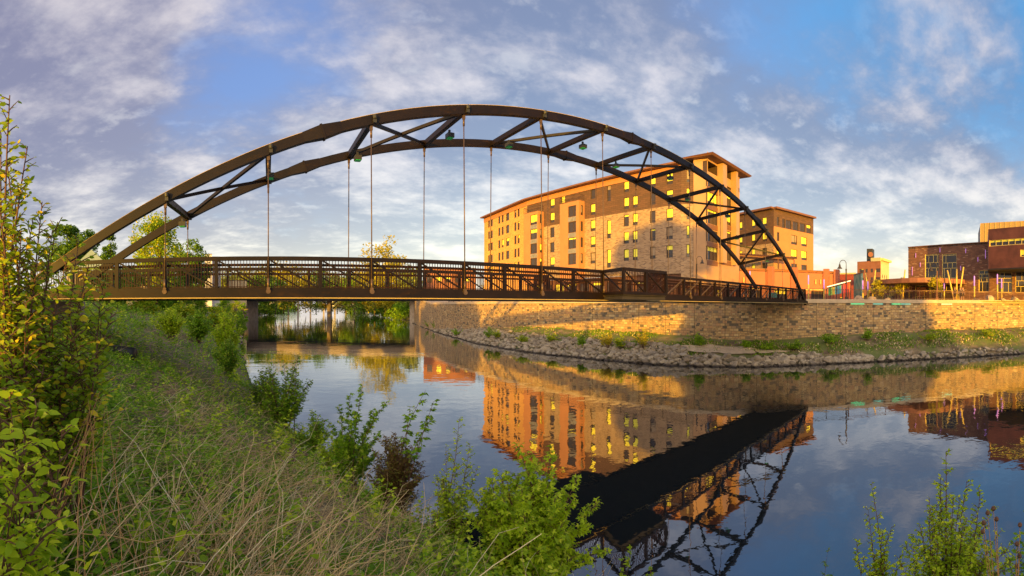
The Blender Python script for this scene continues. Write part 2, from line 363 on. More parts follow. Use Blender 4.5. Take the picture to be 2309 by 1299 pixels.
# ---------------------------------------------------------------- river wall and plaza
WP = [(44.5, 129), (38.6, 108), (34.4, 88), (33.0, 75), (32.6, 62.2), (33.2, 49.7), (34.4, 38.2), (35.9, 29.5), (38.6, 20.8), (42.8, 15.2), (46.0, 10.2), (50.1, 3.6), (53.2, -3), (57.2, -11), (66, -28), (95, -85)]
def catmull(pts, n):
    out = []; P_ = [Vector(p) for p in pts]
    for i in range(len(P_)-1):
        p0, p1, p2, p3 = P_[max(i-1, 0)], P_[i], P_[i+1], P_[min(i+2, len(P_)-1)]
        for k in range(n):
            u = k/n; out.append(.5*((2*p1)+(p2-p0)*u+(2*p0-5*p1+4*p2-p3)*u*u+(3*p1-p0-3*p2+p3)*u**3))
    out.append(P_[-1]); return out
W = [Vector((p.x, p.y)) for p in catmull([(a, b_, 0) for a, b_ in WP], 6)]
CAP = 5.85
def cap_z(p): return CAP+(0 if p.y < 88 else (p.y-88)*.082)
def wall_frame(i):
    d = (W[min(i+1, len(W)-1)]-W[max(i-1, 0)]).normalized(); return d, Vector((d.y, -d.x))*-1   # direction, then the normal pointing away from the river
wall = empty('river_wall', (W[40].x, W[40].y, 1.2), 'long curved river wall of mixed tan stone blocks', 'wall')
me_v, me_f, uvs = [], [], []
acc = 0
for i, p in enumerate(W):
    if i: acc += (p-W[i-1]).length
    for z in (-.5, cap_z(p)-.42): me_v.append((p.x, p.y, z)); uvs.append((acc, z))
me_f = [(2*i, 2*i+2, 2*i+3, 2*i+1) for i in range(len(W)-1)]
def uv_mesh(name, vs, fs, uvv, mat, parent):
    me = bpy.data.meshes.new(name); me.from_pydata(vs, [], fs); ul = me.uv_layers.new(name='UVMap')
    for lp in me.loops: ul.data[lp.index].uv = uvv[lp.vertex_index]
    me.update(); return link(name, me, mat, parent)
uv_mesh('stone_face', me_v, me_f, uvs, M['stone'], wall)
cp = MB(); vs = []
for i, p in enumerate(W):
    d, n = wall_frame(i); a = p-n*.14; b_ = p+n*.55; zt = cap_z(p)
    vs += [(a.x, a.y, zt-.40), (b_.x, b_.y, zt-.40), (b_.x, b_.y, zt), (a.x, a.y, zt)]
nn = len(W); cp.add(vs, [(i*4+k, i*4+(k+1) % 4, i*4+4+(k+1) % 4, i*4+4+k) for i in range(nn-1) for k in range(4)])
cp.build('cap', M['cap'], wall)
# plaza sheet behind the wall, out to the horizon
vs = []; offs = [.3, 8, 30, 120, 8000]
for i, p in enumerate(W):
    d, n = wall_frame(i)
    for o_ in offs:
        tgt = p+n*o_ if o_ < 40 else p+(n*.5+Vector((1, 0))*.5+Vector((0, (i/len(W)-.5)*-1.2)))*o_
        vs.append((tgt.x, tgt.y, cap_z(p)-.13))
k = len(offs); fs = [(i*k+j, i*k+j+1, (i+1)*k+j+1, (i+1)*k+j) for i in range(nn-1) for j in range(k-1)]
pm = MB(); pm.add(vs, fs); tag(pm.build('plaza', M['plaza']), 'pale paved riverside plaza on top of the stone wall', 'plaza', None, 'structure')
PZ = CAP-.13

def at_wall(px):
    """point where the wall top crosses the bearing of px"""
    a = azi(px); d = Vector((math.sin(a), math.cos(a)))
    for i in range(len(W)-1):
        p, q_ = W[i], W[i+1]; c0 = d.x*p.y-d.y*p.x; c1 = d.x*q_.y-d.y*q_.x
        if c0*c1 <= 0:
            u = c0/(c0-c1) if c0 != c1 else 0; r = p.lerp(q_, u)
            if r.dot(d) > 0: return r, i
    return W[-1], len(W)-2
# light strips under the cap
for (pa, pb, mn) in ((1918, 1948, 0), (2010, 2030, 0), (2031, 2052, 1), (2122, 2146, 1), (1968, 1990, 1)):
    if mn not in M: M[mn] = emit('wall_light_strip_green' if mn == 0 else 'wall_light_strip_teal', (.10, .80, .35) if mn == 0 else (.20, .75, .62), .8 if mn == 0 else .5)
    a, i = at_wall(pa); b_, j = at_wall(pb); _, n = wall_frame(i); lo = MB()
    lo.bar((a.x-n.x*.12, a.y-n.y*.12, CAP-.50), (b_.x-n.x*.12, b_.y-n.y*.12, CAP-.50), .06, .06); lo.build('light_strip', M[mn], wall)

# ---------------------------------------------------------------- the arch bridge
Y0, Y1 = 15.0, 19.3
AX = np.array([-7.83, -5.45, -4.8, -3.75, -2.66, -2.31, .06, 1.86, 3.76, 4.63, 7.25, 11.02, 15.67, 16.35, 18.42, 21.4, 25.59, 29.51, 33.27, 37.56, 42.09, -7.12, -3.87, -.28, 1.62, 3.44, 5.95, 7.02, 10.62, 14.24, 17.78, 21.38, 25.01, 28.77, 32.42, 36.16, 38.94])
AH = np.array([1.72, 3.06, 3.48, 3.94, 4.49, 4.64, 5.62, 6.16, 6.7, 6.98, 7.6, 8.33, 8.81, 8.79, 8.73, 8.68, 8.08, 7.21, 6.0, 4.07, .55, 2.28, 4.15, 5.66, 6.46, 6.9, 7.51, 7.77, 8.36, 8.69, 8.71, 8.5, 8.03, 7.15, 5.79, 3.92, 2.53])
AC = {15.0: np.polyfit((AX[:21]-17)/25, AH[:21], 5), 19.3: np.polyfit((AX[21:]-17)/25, AH[21:], 4)}
def arch_z(x, y=15.0): return EYE+float(np.polyval(AC[y], (x-17)/25))-.20
RT, BT, BB = EYE+1.70, EYE+.52, EYE+.24      # rail top, beam top, beam bottom
XL, XR = -9.4, 42.0
bridge = empty('arch_bridge', (16.5, 17.2, BB), 'dark bronze steel arch footbridge with hangers spanning the river', 'bridge')
hx = [3.6*n for n in range(-1, 12)]
XE = {Y0: 42.3, Y1: 39.6}
for y in (Y0, Y1):
    m = MB(); xs = np.linspace(-9.2, XE[y], 70)
    m.sweep([(x, y, arch_z(x, y)) for x in xs], .33, .22, up=(0, 1, 0)); m.build('arch', M['steel'], bridge)
    ribs = MB(); 
    for xc in ([1.62, 15.6, 29.4] if y == Y1 else [1.87, 16.4, 31.2]):
        dz_ = arch_z(xc+.6, y)-arch_z(xc-.6, y); dv = Vector((1.2, 0, dz_)).normalized(); c = Vector((xc, y, arch_z(xc, y))); up = Vector((-dv.z, 0, dv.x))
        sp = MB()
        for sgn in (-1, 1):
            sp.add([c+dv*(sgn*.04)+up*.225+Vector((0, .15, 0)), c+dv*(sgn*.04)+up*.225-Vector((0, .15, 0)), c+dv*(sgn*.04)-up*.225-Vector((0, .15, 0)), c+dv*(sgn*.04)-up*.225+Vector((0, .15, 0)),
                    c+dv*(sgn*.7)+up*.168+Vector((0, .113, 0)), c+dv*(sgn*.7)+up*.168-Vector((0, .113, 0)), c+dv*(sgn*.7)-up*.168-Vector((0, .113, 0)), c+dv*(sgn*.7)-up*.168+Vector((0, .113, 0))],
                   [(0, 1, 2, 3), (4, 5, 6, 7), (0, 1, 5, 4), (1, 2, 6, 5), (2, 3, 7, 6), (3, 0, 4, 7)])
        sp.bar(c-dv*.04, c+dv*.04, .34, .50, up); sp.build('splice_joint', M['steel'], bridge)
    # thin light tube running over the crown of each arch
    m = MB(); m.tube([(x, y-.10*(1 if y == Y0 else -1), arch_z(x, y)+.175) for x in np.linspace(-8.8, XE[y]-1, 70)], .013, 5); m.build('light_tube', M['strip'], bridge)
def strut(a, b_, w_, h_, name): m = MB(); m.bar(a, b_, w_, h_); return m.build(name, M['steel'], bridge)
for k, x in enumerate(hx[:12]):
    z = arch_z(x)
    if z < BT+1.5: continue
    z2 = arch_z(x, Y1); strut((x, Y0+.11, z-.03), (x, Y1-.11, z2-.03), .20, .22, 'cross_strut')
    fx = MB(); yl = Y0+(1.5 if k % 2 else 2.7)
    fx.box(x+.02, x+.10, yl-.04, yl+.04, z-.34, z-.19); lampo = None
    fx.box(x-.06, x+.22, yl-.16, yl+.16, z-.52, z-.34); lampo = fx.build('lamp', M['lampbox'], bridge)
    ln = MB(); ln.box(x-.03, x+.19, yl-.13, yl+.13, z-.545, z-.522); ln.build('lens', M['green_led'], lampo)
    for yy, sg in ((Y0, -1), (Y1, 1)):
        z = arch_z(x, yy); lb = MB(); lb.box(x+.03, x+.15, yy+sg*.11, yy+sg*.22, z-.14, z+.0); lb.lathe((x+.09, yy+sg*.20, z), [(.07, 0), (.08, .05), (.08, .12), (.05, .14)], 10); lb.build('flood_lamp', M['lampbox'], bridge)
for k in (0, 2, 4, 6, 8, 10):
    xa, xb = hx[k], hx[k+1]; 
    strut((xa, Y0+.10, arch_z(xa)-.05), (xb, Y1-.10, arch_z(xb, Y1)-.05), .11, .12, 'diagonal_brace'); strut((xa, Y1-.10, arch_z(xa, Y1)-.05), (xb, Y0+.10, arch_z(xb)-.05), .11, .12, 'diagonal_brace')
for y, sg in ((Y0, -1), (Y1, 1)):
    for x in hx:
        yo = y+sg*.10; z1 = arch_z(x, y)-.18; m = MB()
        m.tube([(x, yo, BT+.10), (x, y, z1-.25)], .021, 6); 
        if z1-BT > 1.2: m.tube([(x, yo, BT+.05), (x, yo, BT+.42)], .045, 8); m.tube([(x, y, z1-.42), (x, y, z1-.12)], .042, 8)
        h = m.build('hanger', M['hanger'], bridge, True)
        c = MB(); c.box(x-.055, x+.055, yo-.05, yo+.05, BT-.06, BT+.12); c.tube([(x, yo-.07, BT-.02), (x, yo+.07, BT-.02)], .085, 10); c.build('clevis', M['hanger'], h)
        c = MB(); c.box(x-.05, x+.05, y-.045, y+.045, z1-.16, z1+.03); c.build('clevis', M['hanger'], h)
# deck, edge beams, underside
m = MB(); m.prism([(XL, Y0+.12), (43.2, Y0+.12), (39.8, Y1-.12), (XL, Y1-.12)], BT-.05, BT+.02); m.build('deck', M['deck'], bridge)
m = MB(); m.prism([(XL, Y0+.16), (41.5, Y0+.16), (38.6, Y1-.16), (XL, Y1-.16)], BB+.02, BT-.10)
m.build('floor_underside', M['soffit'], bridge)
for y, sg in ((Y0, -1), (Y1, 1)):
    xe = 42.6 if y == Y0 else 39.4
    m = MB(); m.box(XL, xe, min(y, y+sg*.10)-.04, max(y, y+sg*.10)+.04, BB, BT); m.build('edge_beam', M['steel'], bridge)
    m = MB(); m.tube([(XL+.5, y+sg*.2, BB+.03), (xe-.4, y+sg*.2, BB+.03)], .018, 6); m.build('light_tube', M['strip'], bridge)
    for kk in range(26):
        pass
# railing panels every 1.8 m; the lookout bay leaves a gap in both sides
def rail_run(pts, spacing=None, diag=0, mat='steel_brown', brown=True, hand=True):
    """straight railing run from pts[0] to pts[1]"""
    a, b_ = Vector(pts[0]), Vector(pts[1]); L = (b_-a).length; d = (b_-a)/L; n = max(1, round(L/1.8)); st = L/n
    up = Vector((0, 0, 1))
    c = MB(); c.bar(a+up*(RT-.07), b_+up*(RT-.07), .13, .14); c.build('top_rail', M['steel'], bridge); c = MB(); c.bar(a+up*(BT+.05), b_+up*(BT+.05), .11, .12); c.build('bottom_rail', M['steel'], bridge)
    for i in range(n+1):
        p = a+d*(i*st); m = MB(); m.bar(p+up*(BT), p+up*(RT-.14), .12, .12, up=(d.y, -d.x, 0)); m.build('post', M['steel'], bridge)
        if i == n: break
        q_ = a+d*((i+1)*st); lo, hi = BT+.11, RT-.14; m = MB()
        if diag:
            p1, p2 = (p+d*.08, q_-d*.08) if diag > 0 else (q_-d*.08, p+d*.08)
            m.bar(p1+up*hi, p2+up*lo, .05, .055); m.build('diagonal', M['hanger' if diag < 0 else 'steel'], bridge)
        m = MB(); k = int(st/.105)
        nrm = Vector((-d.y, d.x, 0))*.045
        for j_ in range(1, k): 
            c0 = p+d*(j_*st/k)+nrm; m.bar(c0+up*lo, c0+up*hi, .022, .022, up=(d.y, -d.x, 0))
        m.bar(p+d*.07+nrm+up*(lo+.03), q_-d*.07+nrm+up*(lo+.03), .03, .03)
        if hand: m.bar(p+d*.02+nrm*2.6+up*(RT-.28), q_-d*.02+nrm*2.6+up*(RT-.28), .05, .09)
        m.build('picket_panel', M[mat], bridge)
BAY = [(14.4, 15.0), (13.95, 13.2), (17.0, 13.2), (17.5, 15.0)]
BAYF = [(14.4, 19.3), (14.6, 20.9), (18.6, 20.9), (19.2, 19.3)]
for y, bay in ((Y0, BAY), (Y1, BAYF)):
    e = 42.2 if y == Y0 else 39.2
    rail_run([(XL+.4, y, 0), (bay[0][0], y, 0)], diag=1)
    rail_run([(bay[3][0], y, 0), (e, y, 0)], diag=-1)
    for a, b_ in zip(bay[:-1], bay[1:]): rail_run([(a[0], a[1], 0), (b_[0], b_[1], 0)], diag=1, hand=False)
    fl = MB(); fl.prism(bay if y == Y1 else bay, BT-.06, BT+.03); fl.prism([(x, yy*.97+y*.03) for x, yy in bay], BB+.05, BT-.08); fl.build('lookout_floor', M['soffit'], bridge)
m = MB(); m.bar((39.5, 17, BT+.55), (39.5, 17.9, BT+.55), .05, .5); o = m.build('notice_board', plain('teal_board', (.18, .50, .42), .6)); tag(o, 'teal notice board standing near the wall end of the footbridge', 'sign')
m = MB(); m.bar((39.55, 17.45, BT), (39.55, 17.45, BT+.35), .08, .08); m.build('post', M['rail'], o)

# bridge seat on the left bank
m = MB(); m.box(-13.5, -9.0, 14.9, 20.2, 3.2, BB-.02); o = m.build('bridge_abutment', M['concrete']); tag(o, 'concrete abutment under the left end of the footbridge', 'abutment')

# ---------------------------------------------------------------- railing along the wall top
def wall_rail(px_a, px_b, name, label, mat, step=2.1, group='railings along the river wall top'):
    a, ia = at_wall(px_a); b_, ib = at_wall(px_b)
    pts = [a]+[W[i] for i in range(ia+1, ib+1)]+[b_]; pts2 = []
    for p in pts:
        if not pts2 or (p-pts2[-1]).length > .05: pts2.append(p)
    # resample at equal steps
    L = sum((pts2[i+1]-pts2[i]).length for i in range(len(pts2)-1)); n = max(1, round(L/step)); out = []
    for k in range(n+1):
        tt = L*k/n
        for i in range(len(pts2)-1):
            l = (pts2[i+1]-pts2[i]).length
            if tt <= l+1e-6: out.append(pts2[i].lerp(pts2[i+1], tt/l)); break
            tt -= l
    root = empty(name, (out[0].x, out[0].y, CAP), label, 'railing', group)
    V = [Vector((p.x+.2*(1), p.y+.05, cap_z(p))) for p in out]; up = Vector((0, 0, 1))
    for v in V: m = MB(); m.bar(v, v+up*1.08, .07, .07); m.build('post', mat, root)
    m = MB()
    for p, q_ in zip(V[:-1], V[1:]):
        m.bar(p+up*1.06, q_+up*1.06, .07, .05); m.bar(p+up*.12, q_+up*.12, .04, .04); m.bar(p+up*.92, q_+up*.92, .03, .03)
        k = int((q_-p).length/.13)
        for j in range(1, k): c0 = p.lerp(q_, j/k); m.bar(c0+up*.12, c0+up*.92, .016, .016)
    m.build('rail', mat, root)
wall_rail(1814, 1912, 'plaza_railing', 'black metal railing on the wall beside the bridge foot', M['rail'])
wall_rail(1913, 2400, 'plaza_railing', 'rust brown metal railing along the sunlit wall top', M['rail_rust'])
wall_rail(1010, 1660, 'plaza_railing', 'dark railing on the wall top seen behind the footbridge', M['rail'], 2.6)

# ---------------------------------------------------------------- buildings
M['brick_tan'] = masonry('tan_brick', [(0, (.25, .145, .075)), (.2, (.37, .23, .125)), (.5, (.42, .27, .155)), (.75, (.30, .18, .105)), (.9, (.18, .105, .07))], (.40, .30, .20), .46, .155, .014, .1, .2)
M['brick_gold'] = masonry('golden_brick', [(0, (0.663, 0.316, 0.071)), (.3, (0.744, 0.373, 0.086)), (.6, (0.663, 0.331, 0.079)), (.85, (0.584, 0.258, 0.062))], (0.603, 0.302, 0.079), .46, .155, .008, .1, .15)
M['clad_brown'] = masonry('brown_shingle', [(0, (.085, .032, .017)), (.4, (.11, .042, .023)), (.75, (.075, .028, .015))], (.045, .02, .012), .9, .3, .014, .1, .3)
M['clad_tan'] = plain('tan_cladding', (0.467, 0.202, 0.080), .7, 0, .06, .6)
M['panel'] = plain('beige_metal_panel', (0.452, 0.258, 0.127), .45, 0, .08, .4)
M['trim'] = plain('brown_trim', (.19, .085, .045), .5, 0, .1, 1)
M['frame_dark'] = plain('window_frame', (.075, .045, .03), .5)
M['blind'] = plain('window_blind', (.92, .86, .10), .7, 0, .08, .5)
M['curtain'] = plain('grey_curtain', (.30, .22, .15), .8, 0, .2, 1.5)
M['glass'], t, b = material('window_glass')
b.inputs['Base Color'].default_value = (.05, .04, .04, 1); b.inputs['Roughness'].default_value = .04; b.inputs['Specular IOR Level'].default_value = .5; b.inputs['IOR'].default_value = 1.5
M['pink'] = plain('salmon_render', (0.408, 0.146, 0.088), .85, 0, .08, .3, .1)
M['arts_brick'] = masonry('dark_brown_brick', [(0, (0.162, 0.058, 0.033)), (.3, (0.257, 0.098, 0.050)), (.6, (0.203, 0.075, 0.041)), (.9, (0.405, 0.221, 0.125))], (0.135, 0.078, 0.056), .42, .14, .01, .1, .2)
M['copper'] = plain('dark_copper_panel', (0.150, 0.050, 0.031), .5, .0, .35, .5, .1)
M['gold_metal'] = plain('golden_metal_panel', (0.561, 0.360, 0.104), .45, .0, .06, .3)
M['grey_metal'] = plain('grey_metal_side', (.22, .21, .21), .6)
M['gold_frame'] = plain('golden_window_frame', (.72, .55, .18), .5)
M['roof'] = plain('flat_roof', (.16, .13, .11), .9)
M['red_brick'] = plain('orange_red_brick', (0.269, 0.108, 0.063), .85, 0, .12, .5)
M['white'] = plain('white_wall', (.72, .68, .64), .8, 0, .05, .2)
M['cream_wall'] = plain('cream_wall', (0.576, 0.450, 0.252), .8, 0, .05, .2)
M['green_roof'] = plain('sage_green_roof', (.40, .50, .40), .6, 0, .08, .3)

def hit(px, A, B):
    """where the bearing of px meets the line AB: fraction along it, distance from the camera"""
    a = azi(px); d = np.array([math.sin(a), math.cos(a)]); A = np.array(A, float); B = np.array(B, float); e = B-A
    mtx = np.array([[d[0], -e[0]], [d[1], -e[1]]]); s_, u = np.linalg.solve(mtx, A); return u, s_
def facade(parent, name, A, B, z0, z1, mat, opens=(), kind=0, blind=.5, frame='frame_dark', rec=.14, pane_mats=None, mull=1, seed=1, winname='window'):
    """a wall from A to B (outside on the right of A->B) with real openings and a window part in each"""
    A, B = Vector(A), Vector(B); L = (B-A).length; d = (B-A)/L; n = Vector((d.y, -d.x)); rn = random.Random(seed)
    us = sorted({0, L, *[u for o_ in opens for u in o_[:2]]}); zs = sorted({z0, z1, *[z for o_ in opens for z in o_[2:4]]})
    vs, fs, uvv = [], [], []
    def pt(u, z, k=0.0): p = A+d*u-n*k; return (p.x, p.y, z)
    for ua, ub in zip(us[:-1], us[1:]):
        for za, zb in zip(zs[:-1], zs[1:]):
            cu, cz = (ua+ub)/2, (za+zb)/2
            if any(o_[0] < cu < o_[1] and o_[2] < cz < o_[3] for o_ in opens): continue
            b0 = len(vs)
            for u, z in ((ua, za), (ub, za), (ub, zb), (ua, zb)): vs.append(pt(u, z)); uvv.append((u, z))
            fs.append((b0, b0+1, b0+2, b0+3))
    uv_mesh(name, vs, fs, uvv, mat, parent)
    for o_ in opens:
        ua, ub, za, zb = o_[:4]; style = o_[4] if len(o_) > 4 else None; m = MB(); fw = .07
        for (a1, b1) in (((ua, za), (ub, za)), ((ub, za), (ub, zb)), ((ub, zb), (ua, zb)), ((ua, zb), (ua, za))):
            m.quad(pt(*a1), pt(*b1), pt(*b1, rec), pt(*a1, rec))
        def fbar(u0, u1, v0, v1): 
            ps = [pt(u0, v0, rec-.05), pt(u1, v0, rec-.05), pt(u1, v1, rec-.05), pt(u0, v1, rec-.05), pt(u0, v0, rec+.0), pt(u1, v0, rec), pt(u1, v1, rec), pt(u0, v1, rec)]
            m.add(ps, [(0, 1, 2, 3), (0, 4, 5, 1), (1, 5, 6, 2), (2, 6, 7, 3), (3, 7, 4, 0)])
        fbar(ua, ua+fw, za, zb); fbar(ub-fw, ub, za, zb); fbar(ua+fw, ub-fw, zb-fw, zb); fbar(ua+fw, ub-fw, za, za+fw)
        H = zb-za; Wd = ub-ua; cut = za+H*.27
        if style == 'grid':
            rg = random.Random(seed*31+int(ua*10)); zz = [za+fw]
            while zz[-1] < zb-.9: zz.append(zz[-1]+rg.choice((.55, .8, 1.1, 1.4)))
            for k, z_ in enumerate(zz[1:]): fbar(ua+fw, ub-fw, z_-.035, z_+.035)
            ed = zz+[zb-fw]
            for za_, zb_ in zip(ed[:-1], ed[1:]):
                u_ = ua+rg.uniform(.3, 1.0)
                while u_ < ub-.3: fbar(u_-.035, u_+.035, za_+.036, zb_-.036); u_ += rg.uniform(.6, 1.6)
        elif style == 'mull':
            k_ = max(2, round(Wd/.9))
            for q_ in range(1, k_): u_ = ua+Wd*q_/k_; fbar(u_-.03, u_+.03, za+fw, zb-fw)
        elif style == 'wide':
            fbar(ua+Wd*.62-.03, ua+Wd*.62+.03, za+fw, zb-fw); fbar(ua+Wd*.62+.03, ub-fw, cut-.03, cut+.03)
        elif H > 1.2: fbar(ua+fw, ub-fw, cut-.035, cut+.035)
        wo_ = m.build(winname, M[frame], parent)
        pmx = MB(); f = rn.random(); e = rec+.012
        zc = cut if f < blind else (zb-H*rn.choice((.15, .35, .0)) if f < blind+.25 else zb)
        if style in ('grid',): zc = zb
        if zc > za: pmx.quad(pt(ua, za, e), pt(ub, za, e), pt(ub, zc, e), pt(ua, zc, e), 0)
        if zc < zb-.01: pmx.quad(pt(ua, zc, e), pt(ub, zc, e), pt(ub, zb, e), pt(ua, zb, e), 1)
        pmx.build('pane', [M['glass'], M['blind'] if rn.random() < .88 else M['curtain']], wo_)
    return d, n, L

ZA = lambda H: EYE+H
# Building A : long facade facing the river
ROOF = ZA(21.0)
PA, PB, PC = (49.3, 91.5), (48.2, 71.6), (52.0, 37.6)
bA = empty('apartment_building', (55, 60, PZ), 'long six storey brick and brown apartment block behind the arch', 'building')
rows = [20.0, 17.3, 14.55, 11.8, 9.05]
def cols(A, B, pxs, rws, h=1.85, style=None):
    L = math.dist(A, B); out = []
    for pa, pb in pxs:
        ua, ub = sorted((hit(pa, A, B)[0]*L, hit(pb, A, B)[0]*L))
        for r in rws: out.append((ua, ub, ZA(r-h), ZA(r), style))
    return out
def bandrows(o, z0, z1): return [w_ for w_ in o if w_[2] >= z0-.01 and w_[3] <= z1+.01]
# left wing (golden brick)
op = cols(PA, PB, [(1101, 1104.5), (1107, 1111), (1124, 1128), (1131.5, 1135.5), (1141.5, 1148), (1160, 1164.5), (1167.5, 1171.5)], rows[:5], 1.75)
facade(bA, 'wall', PA, PB, PZ, ROOF-.5, M['brick_gold'], op, blind=.15, seed=3)
# main facade: tan brick below, brown shingle above
LB = math.dist(PB, PC)
opm = cols(PB, PC, [(1241, 1250), (1265.5, 1274), (1332, 1342), (1406.8, 1418), (1466, 1478), (1503, 1517)], rows) + cols(PB, PC, [(1427, 1437.5)], rows[1:]) + cols(PB, PC, [(1369, 1377)], [20.2, 14.1, 9.3], 3.0)
ZS = ZA(14.95)
facade(bA, 'wall', PB, PC, PZ+4.2, ZS, M['brick_tan'], bandrows(opm, 0, ZS), blind=.62, seed=5)
facade(bA, 'upper_wall', PB, PC, ZS, ROOF-.5, M['clad_brown'], bandrows(opm, ZS, 99), blind=.85, seed=9)
# tan band under the eaves and the ground floor front
def along(A, B, u): A, B = Vector(A), Vector(B); return A+(B-A)*u
def offset_pts(A, B, k):
    A, B = Vector(A), Vector(B); d = (B-A).normalized(); n = Vector((d.y, -d.x)); return A+n*k, B+n*k
opg = []
u_ = 1.2
while u_ < LB-3: opg.append((u_, u_+2.3, PZ+.5, PZ+3.4, 'mull')); u_ += 3.1
facade(bA, 'shop_front', offset_pts(PB, PC, -.5)[0], offset_pts(PB, PC, -.5)[1], PZ, PZ+4.2, M['trim'], opg, blind=.05, seed=4)
for (A, B) in ((PA, PB), (PB, PC)):
    a1, b1 = offset_pts(A, B, .06); m = MB(); m.bar((a1.x, a1.y, ROOF-.75), (b1.x, b1.y, ROOF-.75), .12, .9); m.build('eaves_band', M['clad_tan'], bA)
    a1, b1 = offset_pts(A, B, .45); m = MB(); m.bar((a1.x, a1.y, ROOF-.12), (b1.x, b1.y, ROOF-.12), 1.3, .26); m.build('cornice', M['trim'], bA)
# angled return and corner tower
PD = (53.6, 35.6); PE = (53.9, 34.9); PF = (64.4, 34.4)
PT0 = (53.1, 35.9)
facade(bA, 'wall', PC, PT0, ZA(3.4), ZS, M['brick_tan'], cols(PC, PT0, [(1548, 1555)], rows[2:]), blind=.3, seed=8)
facade(bA, 'upper_wall', PC, PT0, ZS, ROOF-.5, M['clad_brown'], cols(PC, PT0, [(1548, 1555)], rows[:2]), blind=.3, seed=8)
TR = ZA(21.4)
TA, TB, TC = (52.9, 36.0), (53.5, 33.9), (64.0, 34.3)
facade(bA, 'tower_wall', TA, TB, ZA(3.0), TR, M['panel'], blind=0)
tro = []
LT = math.dist(TB, TC)
for pa, pb in ((1594.5, 1617.5), (1626.5, 1648)):
    ua, ub = hit(pa, TB, TC)[0]*LT, hit(pb, TB, TC)[0]*LT
    for yt, yb in ((434, 463), (474, 506), (520, 546), (556, 587)):
        d_ = hit((pa+pb)/2, TB, TC)[1]; tro.append((ua, ub, ZA((YH-yb)*d_/K), ZA((YH-yt)*d_/K), 'mull'))
    tro.append((ua, ub, ZA((YH-400)*d_/K), ZA((YH-368)*d_/K), 'open'))
    tro.append((ua, ub, ZA((YH-424)*d_/K), ZA((YH-408)*d_/K), 'mull'))
opens_w = [o_ for o_ in tro if o_[4] != 'open']
opens_o = [o_ for o_ in tro if o_[4] == 'open']
zsplit = min(o_[2] for o_ in opens_o)-.15
facade(bA, 'tower_wall', TB, TC, ZA(3.0), zsplit, M['panel'], opens_w, blind=.5, seed=12)
facade(bA, 'loggia_wall', TB, TC, zsplit, TR, M['panel'], [o_[:4] for o_ in opens_o], rec=2.0, blind=0, seed=12, winname='loggia_opening')
for o_ in tro:      # brown spandrels beneath each window
    if o_[4] == 'open': continue
    a1 = along(TB, TC, o_[0]/LT); b1 = along(TB, TC, o_[1]/LT); m = MB(); m.bar((a1.x, a1.y-.04, o_[2]-.42), (b1.x, b1.y-.04, o_[2]-.42), .08, .72); m.build('spandrel', M['trim'], bA)
for pa, pb in ((1617.5, 1626.5), (1648, 1652)):
    ua, ub = hit(pa, TB, TC)[0], hit(pb, TB, TC)[0]; a1, b1 = along(TB, TC, ua), along(TB, TC, ub); m = MB()
    m.prism([(a1.x, a1.y-1.0), (b1.x, b1.y-1.0), (b1.x, b1.y+.1), (a1.x, a1.y+.1)], ZA(6.5), TR-.02); m.build('tower_fin', M['panel'], bA)
m = MB()
m.add([(51.6, 38.2, TR+.05), (52.6, 32.6, TR+.05), (65.0, 32.9, TR+.05), (65.0, 40, TR+.05), (51.8, 38.4, TR+.32), (52.3, 32.3, TR+.32), (65.3, 32.6, TR+.32), (65.3, 40, TR+.32)], [(3, 2, 1, 0), (4, 5, 6, 7), (0, 1, 5, 4), (1, 2, 6, 5), (2, 3, 7, 6), (3, 0, 4, 7)])
m.build('tower_roof', M['trim'], bA)
m = MB(); m.prism([(49.6, 91.2), (48.5, 71.6), (52.3, 37.8), (53.3, 36.1), (54, 34.3), (63.8, 34.7), (66, 60), (66, 91)], PZ, ROOF-.2); 
m = MB(); m.prism([(49.9, 90.9), (49.1, 71.5), (53.0, 37.7), (54, 36.3), (54.4, 36.6), (63.6, 36.9), (66, 60), (66, 90.9)][::1], ROOF-.6, ROOF-.05); m.build('roof', M['roof'], bA)
m = MB(); m.prism([(53.3, 38), (54.0, 34.9), (63.5, 35.2), (63.5, 44)], ZA(2.8), ZA(3.0)); m.build('overhang_soffit', M['trim'], bA)
facade(bA, 'side_wall', (66, 91.5), PA, PZ, ROOF-.5, M['brick_gold'])
facade(bA, 'side_wall', TC, (64.0, 60), ZA(3.0), TR, M['panel'])
facade(bA, 'shop_front', (53.2, 38), (54.6, 36.4), PZ, ZA(3.0), M['trim'], [(.3, 1.6, PZ+.4, PZ+2.4)], blind=0)
facade(bA, 'shop_front', (54.6, 36.4), (63.6, 36.6), PZ, ZA(3.0), M['trim'], [(.5+i*1.7, 1.9+i*1.7, PZ+.3, PZ+2.4, 'mull') for i in range(5)], blind=.1)
for x, y in ((62.3, 35.4),): m = MB(); m.lathe((x, y, PZ), [(.45, 0), (.45, ZA(2.8)-PZ)], 14); m.build('column', M['pink'], bA, True)
